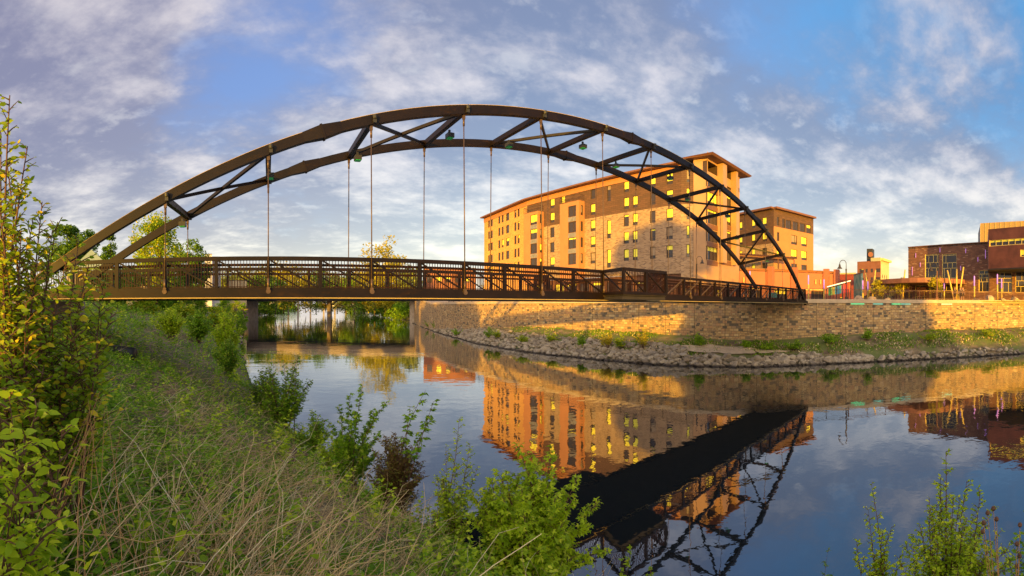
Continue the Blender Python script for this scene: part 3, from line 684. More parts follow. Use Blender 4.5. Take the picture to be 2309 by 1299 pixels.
# two projecting bays with balconies on top
def bay(pa, pb, top, wpx, side_w, proj=1.4, seed=2):
    ua, ub = hit(pa, PB, PC)[0], hit(pb, PB, PC)[0]; a0, b0 = along(PB, PC, ua), along(PB, PC, ub); d = (b0-a0).normalized(); n = Vector((d.y, -d.x))
    a1, b1 = a0+n*proj, b0+n*proj; Lf = (b1-a1).length; rw = [r for r in (17.3, 14.55, 11.8, 9.05) if r < top-.5]
    facade(bA, 'bay_wall', a1, b1, PZ+3.6, ZA(top), M['clad_tan'], [(Lf*wpx[0], Lf*wpx[1], ZA(r-1.9), ZA(r), 'wide') for r in rw], blind=.6, seed=seed)
    facade(bA, 'bay_wall', b1, b0, PZ+3.6, ZA(top), M['clad_tan'], [(.42, .98, ZA(r-1.75), ZA(r-.05)) for r in rw], blind=.5, seed=seed+1)
    facade(bA, 'bay_wall', a0, a1, PZ+3.6, ZA(top), M['clad_tan'])
    m = MB(); m.prism([tuple(a0), tuple(a1), tuple(b1), tuple(b0)], ZA(top)-.1, ZA(top)-.02); m.build('balcony_floor', M['roof'], bA)
    m = MB()
    for p, q_ in ((a0, a1), (a1, b1), (b1, b0)):
        p3, q3 = Vector((p.x, p.y, ZA(top))), Vector((q_.x, q_.y, ZA(top))); m.bar(p3+Vector((0, 0, 1.0)), q3+Vector((0, 0, 1.0)), .06, .06); k = max(2, int((q3-p3).length/.3))
        for j in range(k+1): c0 = p3.lerp(q3, j/k); m.bar(c0, c0+Vector((0, 0, 1)), .03, .03)
    m.build('balcony_rail', M['frame_dark'], bA)
    c0 = (a0+b0)/2; 
    for k, r in enumerate(rw[1:]):
        p = along(a1, b1, wpx[0]); q_ = along(a1, b1, wpx[1]); m = MB(); p += n*.02; q_ += n*.02; m.bar((p.x, p.y, ZA(r+.42)), (q_.x, q_.y, ZA(r+.42)), .05, .78); m.build('spandrel', M['grey_metal'], bA)
bay(1193, 1226, 17.9, (.48, .92), None, seed=21)
bay(1275, 1318, 18.1, (.45, .85), None, seed=24)

# Building B
BA0, BB0, BC0 = (88.5, 48.5), (85.2, 37.4), (98.6, 33.0)
RB = ZA(20.8)
bB = empty('apartment_building', (90, 40, PZ), 'smaller brown and tan apartment block right of the long one', 'building')
LA, LC = math.dist(BA0, BB0), math.dist(BB0, BC0)
rb = [19.2, 15.9, 12.6, 9.3]
opb = cols(BA0, BB0, [(1667, 1674), (1695, 1703), (1719, 1729)], rb, 1.9)
zb = ZA(13.4)
facade(bB, 'upper_wall', BA0, BB0, zb, RB, M['clad_brown'], bandrows(opb, zb, 99), blind=.7, seed=31)
facade(bB, 'wall', BA0, BB0, PZ, zb, M['brick_tan'], bandrows(opb, 0, zb), blind=.7, seed=32)
opc = cols(BB0, BC0, [(1752, 1757)], rb, 1.9)
ops = cols(BB0, BC0, [(1784, 1797), (1807, 1819)], [15.9, 12.7, 9.5], 2.1, 'wide')
opt = cols(BB0, BC0, [(1764, 1770), (1772, 1784), (1788, 1800), (1804, 1815), (1819, 1828)], [19.0], 1.9, 'mull')
facade(bB, 'upper_wall', BB0, BC0, ZA(17.0), RB, M['clad_brown'], bandrows(opc+opt, ZA(17.0), 99), blind=.5, seed=33)
facade(bB, 'wall', BB0, BC0, PZ, ZA(17.0), M['clad_tan'], bandrows(opc+ops, 0, ZA(17.0)), blind=.5, seed=34)
facade(bB, 'side_wall', BC0, (101, 50), PZ, RB, M['clad_tan'])
m = MB()
for A, B in ((BA0, BB0), (BB0, BC0)):
    a1, b1 = offset_pts(A, B, .35); m = MB(); m.bar((a1.x, a1.y, RB+.1), (b1.x, b1.y, RB+.1), 1.1, .4); m.build('cornice', M['trim'], bB)
m = MB(); m.prism([(88.5, 48.5), (85.4, 37.6), (98.4, 33.2), (101, 50)], RB-.3, RB-.05); m.build('roof', M['roof'], bB)

# salmon market hall
QA, QB = (65.5, 40.5), (84.0, 22.6)
QL = math.dist(QA, QB); bP = empty('market_hall', (76, 32, PZ), 'low salmon pink hall with dark windows beside the bridge end', 'building')
RP = ZA(6.7)
opq = cols(QA, QB, [(1687, 1716), (1745, 1775), (1791, 1817), (1829, 1862)], [2.75], 2.1, 'mull')
opq = [(a, b_, PZ+.4, ZA(2.9), 'mull') for a, b_, *_ in opq]
facade(bP, 'wall', QA, QB, PZ, RP, M['pink'], opq, frame='trim', blind=.0, seed=41)
for a, b_, *_ in opq:
    p, q_ = along(QA, QB, (a-.3)/QL), along(QA, QB, (b_+.3)/QL); m = MB(); m.bar((p.x-.06, p.y-.06, ZA(3.1)), (q_.x-.06, q_.y-.06, ZA(3.1)), .2, .14); m.build('lintel', M['gold_frame'], bP)
a1, b1 = offset_pts(QA, QB, .05); m = MB(); m.bar((a1.x, a1.y, RP+.06), (b1.x, b1.y, RP+.06), .5, .16); m.build('coping', M['trim'], bP)
m = MB(); m.prism([QA, QB, (95, 30), (80, 48)], RP-.4, RP-.2); m.build('roof', M['roof'], bP)
facade(bP, 'side_wall', QB, (95, 30), PZ, RP, M['pink'])
for px in (1737, 1790, 1862, 1885):
    u, d_ = hit(px, QA, QB); p = along(QA, QB, u); m = MB(); m.box(p.x-.7, p.x+.3, p.y-.7, p.y+.3, PZ, RP+.5); m.build('pilaster', M['pink'], bP)
for px in (1676, 1740, 1838, 1849):
    u, d_ = hit(px, QA, QB); p = along(QA, QB, u); m = MB(); m.box(p.x-.3, p.x-.12, p.y-.3, p.y-.12, ZA(4.2), ZA(5.1)); m.build('wall_lamp', M['gold_frame'], bP)
# pergola on the hall roof
pg = empty('roof_pergola', (74, 38, RP), 'dark timber pergola on the flat roof of the salmon hall', 'pergola')
m = MB(); A, B = Vector((71, 41)), Vector((84.5, 32.5))
for k in range(5): p = A.lerp(B, k/4); mm = MB(); mm.bar((p.x, p.y, RP-.2), (p.x, p.y, RP+2.9), .16, .16); mm.build('post', M['trim'], pg)
for off in (0, 3): mm = MB(); mm.bar((A.x+off*.5, A.y+off*.8, RP+2.95), (B.x+off*.5, B.y+off*.8, RP+2.95), .15, .28); mm.build('beam', M['trim'], pg)
mm = MB()
for k in range(34): p = A.lerp(B, k/33); mm.bar((p.x-.5, p.y-.8, RP+3.2), (p.x+2, p.y+3.2, RP+3.2), .08, .22)
mm.build('slats', M['trim'], pg)

# brick hotel far behind
hA, hB, hC = (228, 62), (232.5, 45), (262, 41)
def place(px, d): a = azi(px); return (d*math.sin(a), d*math.cos(a))
hA, hB, hC = place(1933, 225), place(1986, 219), place(2005, 232)
HT = ZA(22.8); bH = empty('brick_hotel', (*hB, PZ), 'distant square salmon brick hotel with a dark tank on its roof', 'building')
Lh = math.dist(hA, hB)
oph = [(Lh*u, Lh*u+1.2, ZA(z), ZA(z+1.9)) for z in (17.0, 12.6, 8.2, 3.8) for u in (.10, .19, .36, .58, .80, .89)]
facade(bH, 'wall', hA, hB, PZ, HT, M['red_brick'], oph, blind=0, seed=51)
Lc2 = math.dist(hB, hC)
facade(bH, 'side_wall', hB, hC, PZ, HT+1, M['cream_wall'], [(Lc2*u, Lc2*u+1.1, ZA(z), ZA(z+1.9)) for z in (14, 10, 6) for u in (.15, .4, .65)], blind=0, seed=52)
m = MB(); a1, b1 = offset_pts(hB, hC, .6); m.bar((a1.x, a1.y, HT+.6), (b1.x, b1.y, HT+.6), 1.6, 1.2); m.build('cornice', M['gold_frame'], bH)
m = MB(); a1 = along(hA, hB, .6); m.bar((a1.x, a1.y, HT+.6), (hB[0], hB[1], HT+.6), 1, 1.8); m.build('parapet', M['cream_wall'], bH)
m = MB(); p = place(1963, 226); m.box(p[0]-2.5, p[0]+2.5, p[1]-1.5, p[1]+1.5, HT, HT+6.5); m.build('roof_tank', M['lampbox'], bH)
m = MB(); p = place(1963, 222); m.tube([(p[0]-.1, p[1], HT+3.4), (p[0]+.5, p[1], HT+3.4)], 1.3, 12); m.build('tank_disc', M['red_brick'], bH)
# red low house between
a, b_ = place(1878, 120), place(1930, 118); o = empty('low_red_house', (*a, PZ), 'low dark red building between the salmon hall and mural wall', 'building')
facade(o, 'wall', a, b_, PZ, ZA(8.6), plain('dark_red_wall', (.26, .05, .04), .8), [(2, 3, ZA(1), ZA(2.4)), (6, 7, ZA(5), ZA(6.5))], blind=0)
m = MB(); m.bar((*a, ZA(8.8)), (*b_, ZA(8.8)), .6, .4); m.build('coping', M['cream_wall'], o)
# mural wall
a, b_ = place(1926.5, 92), place(1944, 86); o = empty('mural_wall', (*a, PZ), 'tall teal painted mural wall standing left of the brick hotel', 'mural')
mm_, t, b = material('teal_mural'); g = t.node('ShaderNodeNewGeometry').outputs['Position']
t.put(b.inputs['Base Color'], t.ramp(t.noise(t.mapping(g, scale=(1, 1, .4)), .8, 3), [(.3, (.04, .16, .15)), (.45, (.20, .42, .34)), (.55, (.38, .55, .42)), (.7, (.16, .26, .20))])); b.inputs['Roughness'].default_value = .8
m = MB(); m.bar((a[0], a[1], ZA(3.3)), (b_[0], b_[1], ZA(3.3)), .3, 6.2); m.build('painted_panel', mm_, o)
m = MB(); m.bar((a[0], a[1]+.0, ZA(6.55)), (b_[0], b_[1], ZA(6.55)), .4, .25); m.build('coping', M['trim'], o)

# arts centre
CA, CB = place(2048, 67), place(2232, 61.5)
RC = ZA(9.0); bC = empty('arts_centre', (*CA, PZ), 'dark brown brick arts centre with tall gold framed windows', 'building')
CLn = math.dist(CA, CB)
def zpx(y, d): return ZA((YH-y)*d/K)
opa = []
for pa, pb, yt, yb in ((2086, 2117, 574, 627), (2124.5, 2157, 573, 628), (2207, 2240-1, 610, 659)):
    ua, d_ = hit(pa, CA, CB); ub, _ = hit(min(pb, 2230), CA, CB); opa.append((ua*CLn, ub*CLn, zpx(yb, d_), zpx(yt, d_), 'grid'))
for pa, pb in ((2050, 2060), (2064, 2080), (2086, 2112), (2120, 2150)):
    ua, d_ = hit(pa, CA, CB); ub, _ = hit(pb, CA, CB); opa.append((ua*CLn, ub*CLn, PZ+.2, zpx(642, d_), 'grid'))
facade(bC, 'wall', CA, CB, PZ, RC, M['arts_brick'], opa, frame='gold_frame', blind=0, seed=61)
pB, pC2 = CB, place(2400, 62)
opa2 = []
L2 = math.dist(pB, pC2)
for pa, pb in ((2248, 2282), (2290, 2330), (2345, 2380)):
    ua, d_ = hit(pa, pB, pC2); ub, _ = hit(pb, pB, pC2); opa2.append((ua*L2, ub*L2, zpx(660, d_), zpx(609, d_), 'grid'))
facade(bC, 'wall', pB, pC2, PZ, ZA(5.3), M['arts_brick'], opa2, frame='gold_frame', blind=0, seed=62)
facade(bC, 'side_wall', place(2048, 90), CA, PZ, RC, M['arts_brick'])
m = MB(); m.prism([CA, CB, place(2250, 95), place(2048, 95)], RC-.3, RC-.1); m.build('roof', M['roof'], bC)
m = MB(); m.bar((*CA, RC), (*CB, RC), .3, .12); m.build('coping', M['trim'], bC)
# copper clad upper storey jutting out
ka, kb = place(2228.5, 57), place(2420, 52.5); kc = place(2400, 80); kd = place(2226, 76)
Lk = math.dist(ka, kb)
zk0, zk1 = ZA(4.85), ZA(10.0)
ua, ub = hit(2231, ka, kb)[0]*Lk, hit(2380, ka, kb)[0]*Lk
facade(bC, 'copper_wall', ka, kb, zk0, zk1, M['copper'], [(ua, ub, ZA(7.75), ZA(8.55), 'mull'), (hit(2301, ka, kb)[0]*Lk, hit(2330, ka, kb)[0]*Lk, ZA(6.2), ZA(7.1), 'mull')], frame='gold_frame', blind=.9, seed=70)
facade(bC, 'copper_side', kd, ka, zk0, zk1, M['grey_metal'])
m = MB(); m.prism([ka, kb, kc, kd], zk0-.15, zk0-.0); m.build('overhang_soffit', M['lampbox'], bC)
# golden fly tower
ga, gb, gc_ = place(2211, 84), place(2420, 80), place(2205.5, 96)
facade(bC, 'gold_wall', ga, gb, PZ, ZA(15.9), M['gold_metal']); facade(bC, 'gold_side', gc_, ga, PZ, ZA(15.9), M['grey_metal'])
m = MB(); L3 = math.dist(ga, gb); ga_, gb_ = Vector(ga), Vector(gb); dd = (gb_-ga_).normalized(); n_ = Vector((dd.y, -dd.x))
for k in range(0, int(L3/1.0)): p = ga_+dd*k*1.0+n_*.03; m.bar((p.x, p.y, PZ), (p.x, p.y, ZA(15.85)), .06, .06, up=(dd.x, dd.y, 0))
m.build('seams', M['gold_frame'], bC)
M['purple'] = emit('purple_light', (.50, .22, .66), .45)
for px, ya, yb in ((2065, 571, 581), (2057, 602, 621), (2075, 592, 602), (2119.5, 559, 569), (2177.5, 561, 571), (2205, 580, 590), (2222, 563.5, 583), (2166, 600, 610)):
    u, d_ = hit(px, CA, CB); p = along(CA, CB, u); m = MB(); m.box(p.x-.10, p.x-.02, p.y-.03, p.y+.03, zpx(yb, d_), zpx(ya, d_)); m.build('light_slot', M['purple'], bC)
# rusty curved entrance canopy
cpy = MB(); prev = None; pts = []
for k in range(13):
    f = k/12; px = 1962+f*213; d_ = 62-5.5*math.sin(math.pi*f*.9); pts.append(place(px, d_))
back = [place(1962+k/12*213, 66.5) for k in range(13)][::-1]
cpy.prism(pts+back, zpx(640, 60), zpx(630, 60)); cpy.build('canopy', plain('rusty_canopy', (.30, .12, .07), .6, 0, .2, 1), bC)
facade(bC, 'lobby_wall', place(1990, 72), place(2050, 66), PZ, zpx(637, 66), M['arts_brick'], [(2+i*3.4, 4.6+i*3.4, PZ+.2, ZA(3.0), 'grid') for i in range(4)], frame='gold_frame', blind=0, seed=77)

# ---------------------------------------------------------------- plaza furniture
def street_lamp(px, d, side, label, H=4.75):
    x, y = place(px, d); r = empty('street_lamp', (x, y, PZ), label, 'street lamp', 'goose neck street lamps'); a = azi(px); rt = Vector((math.cos(a), -math.sin(a), 0))*side
    m = MB(); m.lathe((x, y, PZ), [(.16, 0), (.16, .35), (.09, .5), (.07, H-1.2), (.09, H-1.15), (.09, H-1.0), (.045, H-.95)], 10); m.build('pole', M['rail_rust' if side < 0 and px > 2000 else 'rail'], r, True)
    c = Vector((x, y, PZ+H-.95)); pts = [c+Vector((0, 0, .0))]+[c+rt*(.36-.36*math.cos(t_))+Vector((0, 0, .55+.40*math.sin(t_))) for t_ in np.linspace(0, math.pi, 9)]
    m = MB(); m.tube(pts, .035, 6); m.build('arm', M['rail'], r, True); e = pts[-1]
    m = MB(); m.lathe((e.x, e.y, e.z-.55), [(.30, 0), (.26, .06), (.13, .22), (.10, .42), (.04, .55)], 12); m.build('lamp_shade', M['rail'], r, True)
street_lamp(1908, 48.5, -1, 'dark goose neck street lamp beside the rainbow panels', 4.5)
street_lamp(2113, 51.5, -1, 'dark goose neck street lamp before the arts centre trees', 4.5)
street_lamp(1571, 58, 1, 'dark goose neck street lamp below the apartment corner tower', 6.0)
M['pole_gold'] = plain('golden_pole', (.70, .48, .10), .5)
words = ['beside the market hall', 'at the market hall corner', 'left of the mural', 'right of the mural', 'under the plaza trees', 'before the gold framed windows', 'left of the copper wall', 'beneath the copper wall', 'beneath the copper window strip']
for (px, yt, d_), wd in zip(((1691, 611, 62), (1823, 620, 60), (1858, 630, 62), (1945.5, 632, 62), (1957, 634.5, 62), (2129, 634, 59), (2197, 622, 56), (2249, 618, 56), (2258.5, 628, 58)), words):
    x, y = place(px, d_); r = empty('light_pole', (x, y, PZ), 'slim golden pole with glowing purple tube '+wd, 'light pole', 'purple topped light poles'); zt = zpx(yt, d_)
    m = MB(); m.lathe((x, y, PZ), [(.11, 0), (.10, zt-PZ-1.3)], 8); m.build('pole', M['pole_gold'], r, True)
    m = MB(); m.lathe((x, y, zt-1.3), [(.085, 0), (.085, 1.2), (.05, 1.3)], 8); m.build('lamp', M['purple'], r, True)
for (px, d_), wd, tilt in zip(((1962, 63), (1966, 61), (2034, 60), (2152, 57), (2157, 57.5), (2161, 56.5)), ('left one by the hotel trees', 'right one by the hotel trees', 'behind the middle plaza tree', 'leftmost of the three by the entrance', 'middle of the three by the entrance', 'rightmost of the three by the entrance'), (-.16, .12, .1, -.22, .0, .16)):
    x, y = place(px, d_); m = MB(); a = azi(px); top = Vector((x+math.cos(a)*tilt*4.2, y-math.sin(a)*tilt*4.2, PZ+4.3+tilt)); m.tube([(x, y, PZ), top], [.13, .09], 8)
    tag(m.build('leaning_mast', M['pole_gold'], None, True), 'leaning golden mast, '+wd, 'mast', 'leaning golden masts')
# rainbow panels
r = empty('rainbow_sculpture', (*place(1890, 60), PZ), 'slanted frame of rainbow coloured panels on the plaza', 'sculpture')
cs = [(.10, .42, .12), (.30, .55, .10), (.65, .50, .05), (.05, .38, .40), (.06, .30, .50), (.08, .42, .38), (.55, .10, .20), (.65, .05, .05), (.62, .04, .03), (.60, .10, .04)]
for k, c in enumerate(cs):
    px = 1868+k*5; x, y = place(px, 60); x2, y2 = place(px+4.2, 60); zt = zpx(649-k*1.25, 60); m = MB(); m.bar((x, y, zt-.55), (x2, y2, zt-.55), .06, 1.0+.05*k); m.build('panel', plain('panel_paint_%d' % k, c, .6), r)
m = MB(); p, q_ = place(1864, 60), place(1920, 60); m.bar((*p, zpx(650, 60)), (*q_, zpx(636, 60)), .15, .12)
for px, z_ in ((1872, 648), (1886, 645), (1900, 641), (1918, 636)):
    a0_ = place(px, 60); m.bar((*a0_, PZ), (*a0_, zpx(z_, 60)), .1, .1)
m.build('frame', M['lampbox'], r)
m = MB()
for k in range(26):
    px = 1866+k*2.05; p = place(px, 59.85); m.box(p[0]-.05, p[0]+.05, p[1]-.05, p[1]+.05, zpx(648.6-k*.54, 60)+.05, zpx(648.6-k*.54, 60)+.16)
m.build('light_string', emit('bulb_string', (1, .85, .5), 1.0), r)
# lawn and boulders
m = MB(); m.prism([place(1935, 70), place(1935, 53), place(2080, 52), place(2200, 53), place(2400, 58), place(2400, 61.3), place(2210, 60)], PZ-.02, PZ+.03)
tag(m.build('lawn', plain('yellow_green_lawn', (.42, .36, .05), .9, 0, .25, 1.5, .4)), 'yellow green lawn strip in front of the arts centre', 'lawn', None, 'structure')  # mottled yellow green base colour of the lawn
def rock_mesh(name, seed, sub=2):
    import bmesh
    bm = bmesh.new(); bmesh.ops.create_icosphere(bm, subdivisions=sub, radius=.5); r_ = random.Random(seed); cuts = [(Vector((r_.gauss(0, 1), r_.gauss(0, 1), r_.gauss(0, 1))).normalized(), r_.uniform(.20, .38)) for _ in range(10)]
    for v in bm.verts:
        for n_, k_ in cuts:
            e = v.co.dot(n_)-k_
            if e > 0: v.co -= n_*e
        v.co += Vector((r_.uniform(-.02, .02), r_.uniform(-.02, .02), r_.uniform(-.02, .02)))
    me = bpy.data.meshes.new(name); bm.to_mesh(me); bm.free(); return me
rocks = [rock_mesh('boulder_mesh', s) for s in range(10)]
for me in rocks: me.materials.append(M['rock'])
M['boulder'] = plain('plaza_boulder', (.50, .36, .24), .9, 0, .2, 2, .4)
for k, (px, d_, s_, wd) in enumerate(((1937, 57, 2.0, 'beside the mural wall'), (1966, 59, 2.2, 'beneath the leaning masts'), (2001, 58, 1.3, 'under the small plaza trees'), (2202, 56, 1.5, 'by the purple pole left of the copper wall'), (2231, 54.5, 1.9, 'below the copper corner'), (2262, 55, 1.2, 'near the rightmost purple pole'), (2288, 56, 1.7, 'farthest right on the lawn'))):
    x, y = place(px, d_); me = rock_mesh('plaza_boulder', 100+k); me.materials.append(M['boulder']); o = bpy.data.objects.new('plaza_boulder', me); COL.objects.link(o); o.location = (x, y, PZ+.25*s_*.5); o.scale = (s_, s_*.8, s_*.62); o.rotation_euler = (0, 0, k)
    tag(o, 'rounded tan boulder on the lawn '+wd, 'boulder', 'boulders on the plaza lawn')
# parked car
x, y = place(1979, 64); r = empty('parked_car', (x, y, PZ), 'small dark parked car between the plaza trees', 'car')
m = MB(); pr = [(-2.1, .35), (-2.1, .8), (-1.5, .95), (-.9, 1.42), (.7, 1.45), (1.4, .98), (2.1, .85), (2.15, .35)]
a = azi(1979); tx = Vector((math.cos(a), -math.sin(a), 0)); ty = Vector((math.sin(a), math.cos(a), 0)); O = Vector((x, y, PZ))
vv = [O+tx*u+ty*s_+Vector((0, 0, z_)) for s_ in (-.85, .85) for u, z_ in pr]; n_ = len(pr)
m.add(vv, [tuple(range(n_)), tuple(range(n_, 2*n_))[::-1]]+[(i, (i+1) % n_, n_+(i+1) % n_, n_+i) for i in range(n_)]); m.build('body', plain('dark_car_paint', (.03, .035, .05), .2), r)
for u in (-1.35, 1.35):
    for s_ in (-.86, .86): m = MB(); c = O+tx*u+ty*s_+Vector((0, 0, .33)); m.tube([c-ty*.1, c+ty*.1], .33, 12); m.build('wheel', M['lampbox'], r)
m = MB(); m.bar(O+tx*-.85-ty*.87+Vector((0, 0, 1.17)), O+tx*.65-ty*.87+Vector((0, 0, 1.17)), .03, .34); m.build('side_window', M['glass'], r)

# people
def person(px, d_, label, shirt, legs, skin, heading, stride=.18, arm=.25):
    x, y = place(px, d_); r = empty('person', (x, y, PZ), label, 'person', 'people walking by the railing', heading)
    J = {'pel': (0, 0, .95), 'chest': (0, 0, 1.28), 'neck': (0, 0, 1.47), 'head': (0, .02, 1.60), 'top': (0, .02, 1.74)}
    J.update(hl=(-.1, 0, .9), kl=(-.1, stride*.6+.03, .5), al=(-.1, stride, .09), tl=(-.1, stride+.16, .03), hr=(.1, 0, .9), kr=(.1, -stride*.3+.04, .5), ar=(.1, -stride, .10), tr=(.1, -stride+.15, .03))
    J.update(sl=(-.19, 0, 1.40), el=(-.24, -arm*.4, 1.13), wl=(-.24, -arm*.2+.1, .90), fl=(-.24, -.02+.12, .80), sr=(.19, 0, 1.40), er=(.24, arm*.4, 1.13), wr=(.23, arm+.12, .95), fr=(.23, arm+.18, .87))
    E_ = [('pel', 'chest'), ('chest', 'neck'), ('neck', 'head'), ('head', 'top'), ('pel', 'hl'), ('hl', 'kl'), ('kl', 'al'), ('al', 'tl'), ('pel', 'hr'), ('hr', 'kr'), ('kr', 'ar'), ('ar', 'tr'), ('chest', 'sl'), ('sl', 'el'), ('el', 'wl'), ('wl', 'fl'), ('chest', 'sr'), ('sr', 'er'), ('er', 'wr'), ('wr', 'fr')]
    RD = dict(pel=.15, chest=.15, neck=.06, head=.10, top=.075, hl=.1, kl=.06, al=.04, tl=.035, hr=.1, kr=.06, ar=.04, tr=.035, sl=.07, el=.045, wl=.03, fl=.035, sr=.07, er=.045, wr=.03, fr=.035)
    def skinned(name, edges, scale, mat):
        ks = []; [ks.append(k_) for e_ in edges for k_ in e_ if k_ not in ks]
        me = bpy.data.meshes.new(name); me.from_pydata([J[k_] for k_ in ks], [(ks.index(a_), ks.index(b__)) for a_, b__ in edges], [])
        o = bpy.data.objects.new(name, me); COL.objects.link(o); o.parent = r; me.materials.append(mat)
        o.modifiers.new('skin', 'SKIN'); sd = me.skin_vertices[0].data
        for i_, k_ in enumerate(ks): sd[i_].radius = (RD[k_]*scale, RD[k_]*scale*.8)
        sd[0].use_root = True; ss = o.modifiers.new('sub', 'SUBSURF'); ss.levels = ss.render_levels = 1
    skinned('body', E_, 1.0, skin); skinned('shirt', [('pel', 'chest'), ('chest', 'sl'), ('sl', 'el'), ('chest', 'sr'), ('sr', 'er')], 1.14, shirt); skinned('trousers', [('pel', 'hl'), ('hl', 'kl'), ('pel', 'hr'), ('hr', 'kr')], 1.17, legs); skinned('hair', [('head', 'top')], 1.1, M['lampbox'])
sk = plain('skin', (.55, .30, .2), .6)
person(2153, 53.5, 'person in black top and shorts walking alone by the rail', plain('black_shirt', (.02, .02, .022), .8), plain('black_shorts', (.025, .022, .02), .8), sk, 1.4)
person(2166, 53.2, 'person in dark grey shirt, left of the walking pair', plain('grey_shirt', (.07, .06, .06), .8), plain('dark_trousers', (.02, .02, .025), .8), sk, 1.5, .22)
person(2171, 53.6, 'person in brown top, right of the walking pair', plain('brown_shirt', (.16, .09, .06), .8), plain('brown_shorts', (.09, .06, .04), .8), sk, 1.6, .15)

# ---------------------------------------------------------------- upstream bridges
r = empty('road_bridge', (19, 140, 0), 'concrete road bridge upstream seen beneath the footbridge', 'bridge')
a, b_ = Vector((-26, 158)), Vector((58, 122)); dd = (b_-a).normalized(); nn_ = Vector((-dd.y, dd.x))
def rb_pt(px): u, d_ = hit(px, a, b_); return along(a, b_, u)
m = MB(); m.bar((a.x, a.y, ZA(2.7)), (b_.x, b_.y, ZA(2.7)), 16, 1.9); m.build('girder', M['girder'], r)
m = MB(); m.bar((a.x, a.y, ZA(1.66)), (b_.x, b_.y, ZA(1.66)), 15.6, .16); m.build('underside', M['soffit'], r)  # dark sheet puts the shade beneath the girder into its colour
m = MB(); m.bar((a.x-nn_.x*7.7, a.y-nn_.y*7.7, ZA(4.0)), (b_.x-nn_.x*7.7, b_.y-nn_.y*7.7, ZA(4.0)), .3, .68); m.build('parapet', M['concrete'], r)
for px, wd in ((561, 3.4), (942, 4.4)):
    p = rb_pt(px); m = MB(); m.bar((p.x, p.y, -1), (p.x, p.y, ZA(1.6)), wd, 8, up=(nn_.x, nn_.y, 0)); m.build('pier', M['concrete'], r)
p = rb_pt(743); m = MB(); m.bar((p.x, p.y, -1), (p.x, p.y, ZA(1.6)), 1.3, 1.3, up=(nn_.x, nn_.y, 0))
for s_ in (-1, 1): m.bar((p.x, p.y, ZA(-.2)), (p.x+dd.x*s_*2.4, p.y+dd.y*s_*2.4, ZA(1.5)), .35, .35)
m.build('column', M['girder'], r)
r = empty('far_bridge', (35, 330, 0), 'farther low bridge on slim piers across the river', 'bridge')
m = MB(); a, b_ = (-30, 345), (110, 320); m.bar((*a, ZA(7)), (*b_, ZA(7)), 6, 2.2); m.build('girder', M['concrete'], r)
for px in (672, 780, 650, 700, 730, 755, 815): u, d_ = hit(px, a, b_); p = along(a, b_, u); m = MB(); m.bar((p.x, p.y, -1), (p.x, p.y, ZA(6)), 1.7 if px in (672, 780) else .6, 1.2); m.build('pier', M['concrete'], r)

# ---------------------------------------------------------------- vegetation
def lobe(ang, ln, wd):
    c, s_ = math.cos(ang), math.sin(ang); v = [(0, 0, 0), (.45*ln, wd, .06), (ln, 0, -.12), (.45*ln, -wd, .06), (.5*ln, 0, 0)]
    return [(x*c-y*s_, x*s_+y*c, z) for x, y, z in v]
LEAF = (np.array(lobe(0, 1, .27)), np.array([(0, 4, 2, 1), (0, 3, 2, 4)]))
NARROW = (np.array(lobe(0, 1, .13)), np.array([(0, 4, 2, 1), (0, 3, 2, 4)]))
BROAD = (np.array([(0, 0, 0), (.28, .25, .04), (.66, .19, .02), (1, 0, -.12), (.66, -.19, .02), (.28, -.25, .04), (.3, 0, -.02), (.65, 0, -.02)]), np.array([(0, 6, 2, 1), (6, 7, 3, 2), (0, 5, 4, 6), (6, 4, 3, 7)]))
mp = [lobe(0, 1, .20), lobe(.85, .78, .17), lobe(-.85, .78, .17)]
MAPLE = (np.array(sum(mp, [])), np.array([(0+5*k, 4+5*k, 2+5*k, 1+5*k) for k in range(3)]+[(0+5*k, 3+5*k, 2+5*k, 4+5*k) for k in range(3)]))
CARD = (np.array([(-.5, -.35, 0), (.1, -.5, .12), (.55, .05, -.05), (0, .5, .1)]), np.array([(0, 1, 2, 3)]))
def leaves(name, P, D, S, tpl, mat, parent=None, flat=.5, width=None):
    P = np.asarray(P, float); D = np.asarray(D, float); S = np.asarray(S, float); n = len(P)
    D = D/np.maximum(np.linalg.norm(D, axis=1), 1e-6)[:, None]
    N = rng.normal(size=(n, 3)); N[:, 2] = np.abs(N[:, 2])+flat*2; N -= (N*D).sum(1)[:, None]*D; N /= np.maximum(np.linalg.norm(N, axis=1), 1e-6)[:, None]
    B = np.cross(N, D); tv, tf = tpl
    V = P[:, None, :]+S[:, None, None]*(tv[None, :, 0:1]*D[:, None, :]+tv[None, :, 1:2]*B[:, None, :]*(1 if width is None else width)+tv[None, :, 2:3]*N[:, None, :])
    F = (tf[None]+(np.arange(n)*len(tv))[:, None, None]).reshape(-1, 4)
    rf = np.repeat(rng.random(n), len(tf))
    return np_mesh(name, V.reshape(-1, 3), F, mat, parent, False, rf)
def W3(px, py, d): x, y = place(px, d); return Vector((x, y, EYE+(YH-py)*d/K))
def ground_pt(px, d): x, y = place(px, d); return Vector((x, y, gz(x, y)))

